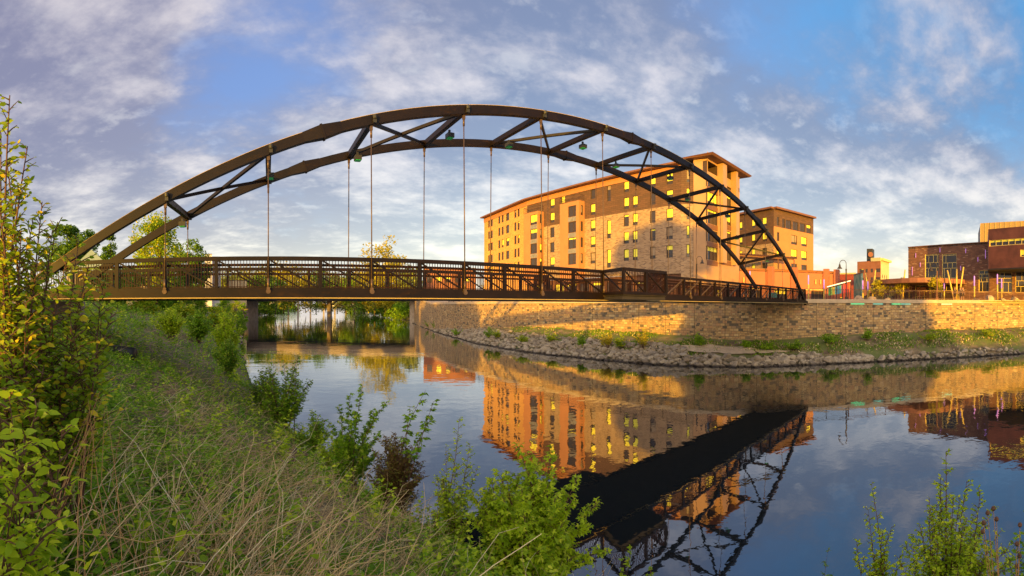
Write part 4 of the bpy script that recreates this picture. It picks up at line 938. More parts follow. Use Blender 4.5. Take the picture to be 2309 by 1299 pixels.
def shrub(name, label, cat, base, tips, mat, leaf, tpl=LEAF, twigs=14, per=9, tw_len=.35, sub=.0, group=None, start=.22, stem_r=.012, up=.35, droop=.2, wood='twig', jit=.12, bark_parent=True):
    """stems from the base to each tip, twigs along every stem, leaves along every twig"""
    r = empty(name, base, label, cat, group); st = MB(); P, D, S = [], [], []
    for tip in tips:
        b0 = Vector(base)+Vector((rnd.gauss(0, jit), rnd.gauss(0, jit), -.05)); tip = Vector(tip); L = (tip-b0).length
        mid = b0.lerp(tip, .5)+Vector((rnd.gauss(0, .05), rnd.gauss(0, .05), .08))*L; mid -= (tip-b0)*Vector((.22, .22, 0)) if False else Vector(((tip.x-b0.x)*.15, (tip.y-b0.y)*.15, 0))
        path = [b0*(1-u)**2+mid*(2*u*(1-u))+tip*(u*u) for u in [v_/9 for v_ in range(10)]]
        st.tube(path, [stem_r*(1-.8*k/9)*max(.6, min(2, L/1.5)) for k in range(10)], 5)
        for k in range(int(twigs*1.6)):
            u = start+(1-start)*(k+rnd.random())/int(twigs*1.6); i_ = min(8, int(u*9)); p = path[i_].lerp(path[i_+1], u*9-i_); ax = (path[i_+1]-path[i_]).normalized()
            a = rnd.uniform(0, 2*math.pi); l = tw_len*rnd.uniform(.6, 1.15)*(1.15-u*.75); d = (Vector((math.cos(a), math.sin(a), up+rnd.uniform(-.3, .3)))+ax*.5).normalized()
            e = p+d*l+Vector((0, 0, -droop*l*.5)); st.tube([p, p.lerp(e, .5)+Vector((0, 0, .03*l)), e], [.005, .004, .002], 4, caps=False)
            m_ = max(3, int(per*1.25*(l/tw_len)))
            for j in range(m_):
                w_ = (j+.6)/m_; q_ = p.lerp(e, w_); sd = d.cross(Vector((0, 0, 1))).normalized()*(1 if j % 2 else -1)
                ld = sd*rnd.uniform(.5, 1.1)+d*rnd.uniform(.3, .9)+Vector((rnd.gauss(0, .25), rnd.gauss(0, .25), rnd.uniform(-.55, .25)-droop*.5))
                P.append(q_); D.append(ld); S.append(leaf*rnd.uniform(.75, 1.4)*(1.05-.35*u*w_))
    st.build('stems', M[wood], r); leaves('leaves', P, D, S, tpl, M[mat], r, flat=.12)
    return r
def cloud_tips(base, n, h, rad, squash=1.0):
    out = []
    for k in range(n):
        a = rnd.uniform(0, 2*math.pi); q_ = math.sqrt(rnd.random())*rad; out.append(Vector(base)+Vector((q_*math.cos(a), q_*math.sin(a)*squash, h*(1-.45*(q_/rad)**2)*rnd.uniform(.72, 1.0))))
    return out

def tree(name, label, x, y, z0, H, W_, mat='leaf_tree', n=2600, card=.38, trunk=.22, bare=.22, clumps=34, shape='round', group=None, cat='tree', lean=0):
    r = empty(name, (x, y, z0), label, cat, group); m = MB(); base = Vector((x, y, z0-.3)); tp = Vector((x+rnd.gauss(0, .03)*H, y, z0+H*.82))
    m.tube([base, base.lerp(tp, .35)+Vector((rnd.gauss(0, .02)*H, 0, 0)), base.lerp(tp, .7), tp], [trunk, trunk*.75, trunk*.4, trunk*.1], 8)
    cs = []
    for k in range(clumps):
        v = Vector((rnd.gauss(0, 1), rnd.gauss(0, 1), rnd.gauss(0, 1))).normalized()*(rnd.random()**.4); zz = z0+H*(bare+(1-bare)*(.5+.5*v.z)); f = .5+.5*v.z
        wd = {'round': 1-.35*max(0, v.z)**2, 'cone': 1.05-.85*f, 'column': 1-.5*f}[shape]
        c = Vector((x+v.x*W_*.5*wd, y+v.y*W_*.5*wd, zz)); cs.append((c, rnd.uniform(.10, .20)*W_)); a0_ = base.lerp(tp, max(.15, min(.85, (zz-z0)/H*.75))); m.tube([a0_, a0_.lerp(c, .6)+Vector((0, 0, -.03*H)), c], [trunk*.3, trunk*.16, trunk*.05], 5, caps=False)
    m.build('trunk', M['bark'], r, True)
    k = rng.integers(0, len(cs), n); C = np.array([tuple(c) for c, _ in cs])[k]; s_ = np.array([q_ for _, q_ in cs])[k]
    v = rng.normal(size=(n, 3)); v /= np.linalg.norm(v, axis=1)[:, None]; v *= (rng.random(n)**.45)[:, None]
    P_ = C+v*s_[:, None]*np.array([1.25, 1.25, .95]); leaves('crown', P_, rng.normal(size=(n, 3)), card*rng.uniform(.6, 1.3, n), CARD, M[mat], r, flat=.3)
    return r

# trees across the left bank
tree('broad_tree', 'broad green tree left of the arch foot, taller of the pair', *place(152, 88), 5.6, 16.5, 8.0, 'leaf_tree', 7000, .42)
tree('broad_tree', 'broad green tree left of the arch foot, lower of the pair', *place(194, 92), 5.6, 15.2, 7.0, 'leaf_tree', 6000, .42)
tree('birch_tree', 'small narrow pointed tree behind the green roof', *place(249, 80), 5.6, 14.0, 4.2, 'leaf_tree', 4200, .3, shape='cone', bare=.15)
tree('elm_tree', 'tall olive tree with upright branches behind the low arch', *place(352, 58), 5.6, 11.3, 7.2, 'leaf_bush', 9500, .27, bare=.05, clumps=80)
tree('maple_tree', 'rounded green tree beside the tall olive tree', *place(428, 74), 5.6, 10.6, 6.4, 'leaf_tree', 8000, .3, bare=.12)
tree('maple_tree', 'small rounded tree at the edge of the white buildings', *place(452, 88), 5.6, 8.6, 3.6, 'leaf_tree', 2200, .3, bare=.12)
for k, (px, d_, H, W_, mt, wd) in enumerate(((265, 46, 4.2, 5, 'leaf_tree', 'low green tree behind the railing under the olive tree'), (300, 70, 6, 7, 'leaf_tree', 'dark low tree left of the olive tree'), (395, 66, 5, 6, 'leaf_tree', 'low tree between olive and rounded trees'),
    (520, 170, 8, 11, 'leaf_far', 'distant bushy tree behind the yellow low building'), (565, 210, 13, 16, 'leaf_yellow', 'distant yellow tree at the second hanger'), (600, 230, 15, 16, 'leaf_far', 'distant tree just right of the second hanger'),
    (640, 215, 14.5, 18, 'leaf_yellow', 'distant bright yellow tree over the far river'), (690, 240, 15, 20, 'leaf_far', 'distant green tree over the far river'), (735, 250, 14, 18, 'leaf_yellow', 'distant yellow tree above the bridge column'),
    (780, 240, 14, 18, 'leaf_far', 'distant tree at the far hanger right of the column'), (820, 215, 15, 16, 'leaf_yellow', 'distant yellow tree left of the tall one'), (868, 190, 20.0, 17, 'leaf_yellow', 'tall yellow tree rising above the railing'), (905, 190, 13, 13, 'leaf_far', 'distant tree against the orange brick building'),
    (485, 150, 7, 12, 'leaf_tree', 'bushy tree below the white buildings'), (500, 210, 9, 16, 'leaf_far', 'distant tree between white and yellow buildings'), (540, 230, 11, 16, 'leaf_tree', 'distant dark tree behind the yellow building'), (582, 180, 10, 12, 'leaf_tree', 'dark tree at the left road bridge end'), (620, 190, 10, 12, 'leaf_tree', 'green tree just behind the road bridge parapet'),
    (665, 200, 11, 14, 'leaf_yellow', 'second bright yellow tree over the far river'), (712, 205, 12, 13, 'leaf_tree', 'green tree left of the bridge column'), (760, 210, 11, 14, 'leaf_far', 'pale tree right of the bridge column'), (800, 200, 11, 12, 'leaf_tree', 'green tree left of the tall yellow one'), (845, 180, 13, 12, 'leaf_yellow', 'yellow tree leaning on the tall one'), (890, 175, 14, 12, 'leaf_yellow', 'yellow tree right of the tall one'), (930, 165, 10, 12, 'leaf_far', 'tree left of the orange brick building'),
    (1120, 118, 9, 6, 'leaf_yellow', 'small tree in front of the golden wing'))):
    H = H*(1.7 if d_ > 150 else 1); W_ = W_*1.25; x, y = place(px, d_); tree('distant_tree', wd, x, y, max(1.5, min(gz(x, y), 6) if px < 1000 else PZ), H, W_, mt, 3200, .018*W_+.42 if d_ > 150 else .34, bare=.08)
for k, (px, d_, H, W_, wd) in enumerate(((806, 330, 9, 20, 'round bush at the far bend of the right bank'), (838, 230, 8.5, 14, 'large dark bush on the right bank below the road bridge'), (872, 190, 7, 10, 'middle bush on the right bank below the road bridge'), (903, 160, 6.5, 8.5, 'bright bush next to the right bridge pier'),
    (575, 200, 7, 9, 'bush beside the left bridge pier'), (600, 240, 6, 12, 'second bush along the left bank past the pier'), (628, 330, 6, 15, 'third bush along the left bank past the pier'), (652, 480, 7, 22, 'farthest bush on the left bank before the bend'))):
    x, y = place(px, d_); tree('bank_bush', wd, x, y, max(.2, gz(x, y)-.3), H, W_, 'leaf_green' if k % 2 else 'leaf_tree', 2200, .05*W_+.1, bare=-.05, trunk=.12, cat='bush', group='bushes lining the far river banks')
n = 26000; a = rng.uniform(-.75, 2.2, n); dd_ = rng.uniform(640, 900, n); hh_ = 17*(.75+.35*np.sin(a*37)*np.sin(a*91+1)+.2*np.sin(a*230))*rng.random(n)**.6
XY = np.c_[dd_*np.sin(a), dd_*np.cos(a)]; ok = (sdist(XY, LS) > 6) | (sdist(XY, RS) > 6); XY, hh_ = XY[ok], hh_[ok]
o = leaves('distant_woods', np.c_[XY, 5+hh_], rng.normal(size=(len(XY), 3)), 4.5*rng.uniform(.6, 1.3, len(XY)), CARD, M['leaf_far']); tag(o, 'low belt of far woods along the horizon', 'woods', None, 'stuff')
# trees of the park behind the camera that shade the bank and parts of the wall
def behind(p, dist): return (-.707*dist+.707*p, -.707*dist-.707*p)
for k, (p, dist, z0, H, W_, bare) in enumerate(((8, 40, 5.7, 17, 13, .66), (12, 44, 5.7, 7, 10, -.1), (20, 42, 5.7, 9, 11, -.1), (28, 43, 4.5, 9, 10, -.1), (-28, 42, 5.7, 7.2, 15, -.1), (-38, 44, 5.7, 8, 16, -.1), (57, 46, 3.2, 9, 12, -.1))):
    x, y = behind(p, dist); tree('park_tree', ['wide shade tree', 'low thick tree', 'bushy park tree', 'bushy waterside tree', 'spreading low tree', 'outermost low tree', 'separate waterside tree'][k]+' standing behind the viewpoint', x, y, z0, H, W_, 'leaf_tree', 18000 if k == 0 else 9500, .8, trunk=.35, bare=bare, clumps=150 if k == 0 else 60)

# plaza trees
for px, d_, H, W_, wd in ((1975, 60, 3.0, 2.4, 'left plaza tree with golden leaves by the hotel'), (1990, 61, 3.2, 2.6, 'golden plaza tree just right of the hotel corner'), (2031, 60, 3.4, 2.2, 'thin golden plaza tree left of the arts centre'), (2110, 57, 3.3, 2.6, 'golden plaza tree before the tall windows')):
    x, y = place(px, d_); tree('plaza_tree', wd, x, y, PZ, H, W_, 'leaf_yellow', 520, .22, trunk=.05, bare=.30, clumps=22, group='young trees on the plaza')

# buildings across the left bank
def box_building(name, label, px0, px1, d_, H, wall_mat, roof_mat, wins=(), depth=14, gable=0):
    A, B = place(px0, d_), place(px1, d_); r = empty(name, (*A, 5.6), label, 'building'); L = math.dist(A, B); z0 = 5.0
    facade(r, 'wall', A, B, z0, ZA(H), wall_mat, wins, blind=.1, seed=int(px0))
    dv = (Vector(B)-Vector(A)).normalized(); back = Vector((-dv.y, dv.x))*depth; A2, B2 = Vector(A)+back, Vector(B)+back
    facade(r, 'side_wall', tuple(A2), A, z0, ZA(H), wall_mat); facade(r, 'side_wall', B, tuple(B2), z0, ZA(H), wall_mat); m = MB()
    if gable:
        a0_, b0_, a2, b2 = [Vector((p[0], p[1], ZA(H)-.05)) for p in (A, B, A2, B2)]; c0 = (a0_+b0_)/2+Vector((0, 0, gable)); c2 = (a2+b2)/2+Vector((0, 0, gable))
        m.add([a0_, b0_, c0, a2, b2, c2], [(0, 1, 2), (3, 5, 4), (0, 2, 5, 3), (1, 4, 5, 2)])
    else: m.prism([A, B, tuple(B2), tuple(A2)], ZA(H)-.1, ZA(H)+.15)
    m.build('roof', roof_mat, r); return r
box_building('green_roofed_hall', 'low hall with sage green gable roof behind the left arch foot', 150, 262, 60, 4.6, M['cream_wall'], M['green_roof'], gable=3.2)
box_building('white_block', 'white flat roofed building right of the rounded trees', 462, 478, 120, 14.2, M['white'], M['roof'])
box_building('white_block', 'lower white building stepping down to the right', 478.5, 497, 124, 13.9, M['white'], M['roof'])
box_building('cream_shed', 'long cream low building behind the railing below the olive tree', 285, 330, 55, 2.6, M['cream_wall'], M['trim'], [(1+i*1.2, 1.8+i*1.2, 6.2, 7.2) for i in range(1)])
box_building('yellow_building', 'sunlit yellow low building behind the railing', 512, 556, 130, 7.5, M['cream_wall'], M['roof'], [(.6+i*1.9, 1.7+i*1.9, 8.5, 10) for i in range(2)])
for k, (a, b_, d_, H, mt, wd) in enumerate(((600, 618, 300, 20, 'white', 'pale distant building right of the second hanger'), (742, 752, 320, 23, 'white', 'narrow pale distant building above the column'), (765, 800, 300, 19, 'cream_wall', 'cream distant building behind the trees'), (955, 1072, 122, 10.5, 'red_brick', 'orange brick building seen through the railing left of the golden wing'))):
    box_building('distant_building', wd, a, b_, d_, H, M[mt], M['roof'], [(1+i*2.6, 2.4+i*2.6, ZA(z_), ZA(z_+1.6)) for i in range(5 if k == 3 else 2) for z_ in ((2.5, 6.5) if k == 3 else (H-4,))])

# riprap along the wall side shore
def along_poly(S, tt):
    S = [Vector(p) for p in S]; 
    for a, b_ in zip(S[:-1], S[1:]):
        l = (b_-a).length
        if tt <= l: return a.lerp(b_, tt/l), Vector((-(b_-a).y, (b_-a).x)).normalized()
        tt -= l
cand = []
RSv = RS[6:18]; Ltot = sum(math.dist(RSv[i], RSv[i+1]) for i in range(len(RSv)-1))
k = 0
while len(cand) < 5600 and k < 50000:
    k += 1; p, n_ = along_poly(RSv, rnd.uniform(0, Ltot-25)); off = rnd.uniform(-.35, 3.6)*(1 if p.y > 18 else (.65 if p.y > 11 else .3)); q_ = p+n_*off; d_ = q_.length
    pxq = PX0+K*math.atan2(q_.x, q_.y)
    if pxq > 1960 and rnd.random() < .85: continue
    if pxq > 1600 and off > 1.9 and rnd.random() < .7: continue
    if 1550 < pxq < 1720 and off > 1.7: continue
    if rnd.random() > min(1, 40/d_): continue
    cand.append((rnd.uniform(.26, .92)*(1.15 if rnd.random() < .25 else .8)*(1+max(0, d_-60)/160), q_, d_))
cand.sort(key=lambda c: -c[0]/c[2])
for k, (s_, q_, d_) in enumerate(cand[:300]):
    o = bpy.data.objects.new('riprap_rock', rocks[k % 10]); COL.objects.link(o); o.location = (q_.x, q_.y, gz(q_.x, q_.y)+s_*.16); o.scale = (s_, s_*rnd.uniform(.7, 1), s_*rnd.uniform(.5, .8)); o.rotation_euler = (rnd.uniform(-.4, .4), rnd.uniform(-.4, .4), rnd.uniform(0, 6.3))
    tag(o, 'angular grey tan rock in the riprap below the river wall', 'rock', 'riprap rocks along the river wall shore')
VV, FF, RF, nb = [], [], [], 0
tmpl = [(np.array([v.co for v in me.vertices]), np.array([list(f.vertices)+[f.vertices[2]] if False else list(f.vertices) for f in me.polygons])) for me in [rock_mesh('small_rock', 40+s, 1) for s in range(6)]]
for k, (s_, q_, d_) in enumerate(cand[300:]):
    tv, tf = tmpl[k % 6]; Rm = np.array(Matrix.Rotation(rnd.uniform(0, 6.3), 3, 'Z')@Matrix.Rotation(rnd.uniform(-.5, .5), 3, 'X')); v = (tv*s_*np.array([1.1, .85, .65]))@Rm.T+np.array([q_.x, q_.y, gz(q_.x, q_.y)+s_*.12])
    VV.append(v); FF.append(tf+nb); RF.append(np.full(len(tf), rnd.random())); nb += len(v)
o = np_mesh('riprap_stones', np.concatenate(VV), np.concatenate(FF), M['rock'], None, False, np.concatenate(RF)); tag(o, 'loose smaller grey tan stones filling the riprap slope', 'stones', None, 'stuff')
# rocks at the left shore below the second bridge
for k, (px, d_, s_) in enumerate(((548, 62, 1.1), (552, 46, .9), (546, 52, .7), (560, 40, .8), (549, 70, 1.0), (556, 36, .6))):
    p = ground_pt(px, d_); o = bpy.data.objects.new('shore_rock', rocks[k]); COL.objects.link(o); o.location = (p.x-.5, p.y, max(p.z, 0)+.1); o.scale = (s_, s_*.8, s_*.6)
    tag(o, 'dark rock at the left waterline below the bright green bush', 'rock', 'rocks at the left waterline')
# sandy ledge near the wall corner
sm = []
for k in range(26):
    f = k/25; p, n_ = along_poly(RS[11:15], 8+f*12.5); wdt = math.sin(math.pi*f)*1.1
    for off in (3.4-wdt, 3.4-wdt*.4, 3.4+wdt*.4, 3.4+wdt): q_ = p+n_*off; sm.append((q_.x, q_.y, gz(q_.x, q_.y)+.13))
m = MB(); m.add(sm, [(i*4+j, i*4+j+1, (i+1)*4+j+1, (i+1)*4+j) for i in range(25) for j in range(3)]); tag(m.build('sand_bank', M['sand'], None, True), 'pale sand on the ledge below the wall corner', 'sand', None, 'structure')

# grass and weeds on the wall side ledge
def scatter(n, f):
    P_ = f(n); return P_
def ledge_points(n, lo, hi, smin=0, smax=None):
    out = []; L_ = Ltot-2 if smax is None else smax
    while len(out) < n:
        p, n_ = along_poly(RSv, rnd.uniform(smin, L_)); off = rnd.uniform(lo, hi); q_ = p+n_*off
        if math.sin(q_.x*1.1+q_.y*.6)+math.sin(q_.y*.9-q_.x*.4+1)+rnd.gauss(0, .5) < -.1: continue
        out.append((q_.x, q_.y))
    return np.array(out)
def blades(name, XY, h, mat, label, cat, wid=.02, lean=.5, parent=None, kind='stuff', tpl=NARROW):
    Z_ = ground_z(XY); n = len(XY); D_ = np.c_[rng.normal(0, lean, n), rng.normal(0, lean, n), np.ones(n)]
    o = leaves(name, np.c_[XY, Z_-.02], D_, h*rng.uniform(.4, 1.3, n), tpl, mat, parent, flat=0); tag(o, label, cat, None, kind); return o
XY = ledge_points(13000, 3.9, 8.5); XY2 = ledge_points(6500, 1.8, 6.0, Ltot-75, Ltot-2)
XY = XY[np.array([not (30 < x < 36.5 and 13 < y < 24 and rnd.random() < .8) for x, y in XY])]
blades('ledge_grass', np.concatenate([XY, XY2, ledge_points(9000, 2.2, 8.5, Ltot-75, Ltot-2)]),   .20, M['leaf_dark'], 'green grass and weeds along the foot of the river wall', 'grass', tpl=LEAF)
XY = ledge_points(5000, 1.2, 6, Ltot-75, Ltot-2); blades('ledge_dry_grass', np.concatenate([XY[:3000], ledge_points(1800, 3.0, 5.5)]), .24, M['dead'], 'dry tan grass on the low far bank', 'grass', tpl=NARROW)
spots = [(968, 98, 2.6, 1.6, 'leaf_green', 'leafy bush on the rocks nearest the right bridge pier'), (982, 92, 2.0, 1.4, 'leaf_green', 'second bush on the rocks near the right bridge pier'), (1030, 72, 1.5, 1.3, 'leaf_green', 'low bush on the rocks under the shaded wall'), (1103, 60, 1.9, .8, 'leaf_green', 'slim bush at the left edge of the sunlit wall patch'),
    (1122, 58, 1.4, .8, 'leaf_bush', 'olive bush just right of the slim one'), (1180, 52, 1.2, 1.2, 'leaf_bush', 'low olive weed clump below the arch shadow'), (1245, 50, 1.1, 1.2, 'leaf_bush', 'olive weed clump below the deck shadow'), (1310, 46, 1.5, .5, 'leaf_green', 'thin upright weed against the sunlit wall'),
    (1368, 44, 1.6, .9, 'leaf_yellow', 'golden weed at the left of the lower sunlit patch'), (1402, 43, 1.7, 1.0, 'leaf_bush', 'bushy weed before the lower sunlit patch'), (1452, 42, 2.2, 1.3, 'leaf_yellow', 'tallest golden weed before the lower sunlit patch'), (1576, 41.5, 1.5, .5, 'leaf_green', 'upright green bush against the plain wall'),
    (1684, 41, .9, .4, 'leaf_green', 'small sprig at the foot of the wall corner'), (1730, 41, .9, 1.1, 'leaf_green', 'weed clump right of the sand ledge'), (1790, 41.5, 1.0, 1.2, 'leaf_green', 'second weed clump right of the sand ledge'), (1878, 43, 1.2, 1.6, 'leaf_green', 'broad weed clump below the green light strips'),
    (1955, 44.5, 1.6, .6, 'leaf_green', 'upright weed clump under the green light strips'), (2095, 46, 1.0, 1.8, 'leaf_bush', 'weed mound below the brick arts centre'), (2230, 49, 1.0, 2.0, 'leaf_bush', 'weed mound below the copper wall')]
for px, d_, H, rad, mt, wd in spots:
    b0 = ground_pt(px, d_); shrub('wall_bush', wd, 'bush', b0, cloud_tips(b0, 9, H, rad), mt, .17, LEAF, 9, 7, .5, group='bushes at the foot of the river wall', stem_r=.015)

# ---- the near bank
def left_polar(n, r0, r1, t0=-1.05, t1=2.05, smin=.08):
    u = rng.random(n); r_ = r0*np.exp(u*np.log(r1/r0)); a = rng.uniform(t0, t1, n); XY = np.c_[r_*np.sin(a), r_*np.cos(a)]; s_ = sdist(XY, LS)
    return XY[(s_ > smin)]
def patchy(XY, f, lo, seed=0):
    v = vnoise(XY, f, seed)+rng.normal(0, .25, len(XY)); return XY[v > lo]
def blades_at(name, XY, h, hs, mat, label, cat, lean, tpl):
    Z_ = ground_z(XY); n = len(XY); dist = np.hypot(XY[:, 0], XY[:, 1]); D_ = np.c_[rng.normal(0, lean, n), rng.normal(0, lean, n), np.ones(n)]
    S = h*rng.uniform(.4, 1.25, n)*(1+np.clip(dist-8, 0, 60)*hs); o = leaves(name, np.c_[XY, Z_-.02], D_, S, tpl, mat, None, flat=0); return tag(o, label, cat, None, 'stuff')
XY = patchy(left_polar(60000, 1.1, 75), .8, .0, 2); blades_at('grass', XY, .21, .035, M['grass'], 'green grass growing through the near bank', 'grass', .55, NARROW)
# leafy ground cover: rosettes of broad leaves
XY = patchy(left_polar(42000, 1.2, 70), .55, -.12, 5); n = len(XY); Z_ = ground_z(XY); dist = np.hypot(XY[:, 0], XY[:, 1])
rep = 6; XYr = np.repeat(XY, rep, 0)+rng.normal(0, .05, (n*rep, 2))*np.repeat(1+np.clip(dist-6, 0, 60)*.06, rep)[:, None]; Zr = np.repeat(Z_, rep)+rng.uniform(.02, .26, n*rep)*np.repeat(1+np.clip(dist-8, 0, 60)*.04, rep)
o = leaves('ground_cover', np.c_[XYr, Zr], np.c_[rng.normal(0, 1, (n*rep, 2)), rng.uniform(-.1, .7, n*rep)], np.repeat(.078*(1+np.clip(dist-6, 0, 60)*.06), rep)*rng.uniform(.5, 1.3, n*rep), BROAD, M['leaf_green']); tag(o, 'leafy green ground cover over the near bank', 'ground cover', None, 'stuff')
# taller leafy weeds of three kinds standing in patches
for nm, cnt, fq, lo_, sd_, lf, hh_, mt, tpl, lb_ in (('leafy_weeds', 7000, .75, -.05, 9, .105, (.20, .60), 'leaf_green', LEAF, 'upright leafy weeds in patches over the near bank'),
        ('nettle_weeds', 3400, .6, .12, 21, .13, (.30, .8), 'leaf_maple', BROAD, 'pale green broad leaved weeds in clumps on the near bank'),
        ('dark_weeds', 3600, .8, .10, 33, .12, (.15, .5), 'leaf_dark', NARROW, 'dark green narrow leaved weeds in clumps on the near bank')):
    XY = patchy(left_polar(cnt, 1.7, 75), fq, lo_, sd_); n = len(XY); dist = np.hypot(XY[:, 0], XY[:, 1]); k_ = 20; sc_ = 1+np.clip(dist-7, 0, 60)*.045
    hgt = rng.uniform(hh_[0], hh_[1], n)*sc_; u = np.tile(np.linspace(.1, 1, k_), n); H_ = np.repeat(hgt, k_); an = np.tile(np.arange(k_)*2.4, n)+np.repeat(rng.uniform(0, 6, n), k_); ln_ = np.repeat(rng.normal(0, .3, (n, 2)), k_, 0)
    Pw = np.repeat(np.c_[XY, ground_z(XY)], k_, 0); Pw[:, :2] += ln_*(u*H_)[:, None]; Pw[:, 2] += u*H_
    o = leaves(nm, Pw, np.c_[np.cos(an), np.sin(an), rng.uniform(-.2, .7, n*k_)], np.repeat(lf*sc_, k_)*(1.15-.6*u)*rng.uniform(.7, 1.3, n*k_), tpl, M[mt]); tag(o, lb_, 'weeds', None, 'stuff')
# dead stems, thin curved tubes lying and leaning over each other
def stems_mesh(name, XY, ln, rad, mat, label, cat, lie=(.05, .75), bias=(.6, .45), kind='stuff', parent=None, dens=7, hs=.02):
    n = len(XY); dist = np.hypot(XY[:, 0], XY[:, 1]); sc_ = 1+np.clip(dist-6, 0, 60)*hs
    L_ = ln*rng.uniform(.35, 1.2, n)*np.sqrt(sc_); a = rng.normal(math.atan2(bias[1], bias[0]), 1.15, n); e = rng.uniform(lie[0], lie[1], n); base = np.c_[XY, ground_z(XY)+rng.uniform(-.02, .22, n)]
    dr = np.c_[np.cos(a)*np.cos(e), np.sin(a)*np.cos(e), np.sin(e)]; side = np.c_[-np.sin(a), np.cos(a), np.zeros(n)]; bend = rng.normal(0, .16, n); V, F = [], []
    for k in range(dens):
        u = k/(dens-1); c = base+dr*(L_*u)[:, None]+side*(bend*L_*u*u+.02*L_*np.sin(u*9+a*7))[:, None]+np.array([0, 0, -1])*(L_*.26*u*u*rng.uniform(.6, 1, n))[:, None]
        r_ = rad*sc_*(1-.7*u)
        for q_ in range(3): an = 2*math.pi*q_/3; V.append(c+side*(math.cos(an)*r_)[:, None]+np.array([0, 0, 1])*(math.sin(an)*r_)[:, None])
    V = np.stack(V, 1); idx = [(k*3+q_, k*3+(q_+1) % 3, (k+1)*3+(q_+1) % 3, (k+1)*3+q_) for k in range(dens-1) for q_ in range(3)]
    F = (np.array(idx)[None]+(np.arange(n)*dens*3)[:, None, None]).reshape(-1, 4); o = np_mesh(name, V.reshape(-1, 3), F, mat, parent, False, np.repeat(rng.random(n), len(idx)))
    return tag(o, label, cat, None, kind)
XY = patchy(left_polar(20000, 2.3, 60), .55, .05, 11); stems_mesh('dead_stems', XY, .85, .0046, M['dead'], 'tangle of dry tan stems lying across the near bank', 'dead stems', lie=(.0, 1.0))
XY = patchy(left_polar(11000, 3.2, 45, -.5, .9), .5, .0, 4); stems_mesh('dry_litter', XY, .45, .003, M['dead'], 'short grey tan stem litter on the bank soil', 'stem litter', lie=(-.05, .25))
a_ = azi(480); c0 = np.array(place(470, 3.0)); XY = c0+rng.normal(0, .5, (260, 2)); stems_mesh('tall_dead_stems', XY, 1.25, .0058, M['dead'], 'long pale stems rising in the foreground centre left', 'dead stems', lie=(.25, 1.1), bias=(.5, .6))
c0 = np.array(place(60, 1.9)); XY = c0+rng.normal(0, .3, (150, 2)); stems_mesh('arching_dead_stems', XY, 1.25, .0060, M['dead'], 'long pale stems arching across the lower left corner', 'dead stems', lie=(.15, .65), bias=(.8, .5))
c0 = np.array(place(520, 2.9)); XY = c0+rng.normal(0, .55, (130, 2)); stems_mesh('thick_dead_stems', XY, 1.5, .0066, M['dead'], 'thick pale dry stalks in the centre left foreground', 'dead stems', lie=(.1, 1.0), bias=(.5, .7))
c0 = np.array(place(120, 2.0)); XY = c0+rng.normal(0, .4, (80, 2)); stems_mesh('thick_dead_stems', XY, 1.4, .0062, M['dead'], 'thick pale dry stalks in the lower left corner', 'dead stems', lie=(.1, .6), bias=(.85, .5))
# stalk clump with the low sun's orange put into its colour
b0 = ground_pt(140, 2.5); r = empty('orange_stalks', b0, 'upright clump of orange dry stalks in front of the dogwood', 'dry plant'); m = MB()
for k in range(17):
    tip = W3(rnd.uniform(190, 300), rnd.uniform(868, 960), 2.9+rnd.uniform(-.3, .3)); bb = Vector(b0)+Vector((rnd.gauss(.05, .28), rnd.gauss(0, .28), 0)); mid = bb.lerp(tip, .6)+Vector((rnd.gauss(-.06, .05), rnd.gauss(0, .05), 0)); m.tube([bb, bb.lerp(mid, .5)+Vector((rnd.gauss(-.02, .02), 0, 0)), mid, tip], [.0036, .0032, .0026, .0012], 4)
m.build('stalks', M['dead_orange'], r)

# left foreground dogwood, reaching up against the sky
b0 = ground_pt(40, 3.0)
tips = [W3(22, 215, 2.9), W3(2, 300, 3.1), W3(62, 330, 3.0), W3(-30, 240, 3.1), W3(-10, 400, 2.7), W3(95, 455, 3.1), W3(-60, 380, 3.0), W3(40, 420, 3.1), W3(15, 360, 3.0), W3(75, 500, 3.0), W3(118, 520, 3.2), W3(-20, 480, 2.9), W3(48, 520, 2.9)]
shrub('tall_dogwood', 'tall leafy dogwood with upright red brown shoots at the left edge', 'shrub', b0, tips, 'leaf_bush', .052, BROAD, 34, 7, .22, start=.25, stem_r=.010, jit=.1)
b0 = ground_pt(110, 3.3)
tips = [W3(130, 500, 3.2), W3(178, 545, 3.2), W3(200, 600, 3.0), W3(232, 640, 3.3), W3(150, 590, 2.8), W3(90, 560, 3.0), W3(40, 560, 3.0), W3(0, 600, 2.9), W3(205, 720, 3.2), W3(245, 760, 3.3), W3(60, 680, 2.7), W3(120, 700, 2.9), W3(20, 760, 2.6), W3(-50, 650, 2.8), W3(170, 800, 2.9), W3(100, 840, 2.7), W3(40, 860, 2.5), W3(-20, 850, 2.4), W3(-60, 780, 2.6), W3(225, 690, 3.1), W3(190, 660, 3.0), W3(255, 700, 3.2), W3(212, 800, 3.0), W3(160, 740, 2.9)]
shrub('leafy_dogwood', 'dense lower dogwood with yellow lit leaves in front of the bridge foot', 'shrub', b0, tips, 'leaf_bush', .060, BROAD, 20, 8, .32, start=.3, stem_r=.009, jit=.2)
b0 = ground_pt(-40, 1.7)
tips = [W3(20, 890, 1.7), W3(90, 900, 1.9), W3(140, 960, 1.8), W3(60, 980, 1.6), W3(120, 1050, 1.7), W3(0, 1040, 1.6), W3(150, 1110, 1.8), W3(-30, 930, 1.7), W3(40, 1120, 1.6), W3(110, 1180, 1.6)]
shrub('broad_leaved_shrub', 'shrub with large bright green leaves at the lower left edge', 'shrub', b0, tips, 'leaf_maple', .060, BROAD, 13, 7, .24, start=.3, stem_r=.007, jit=.1)
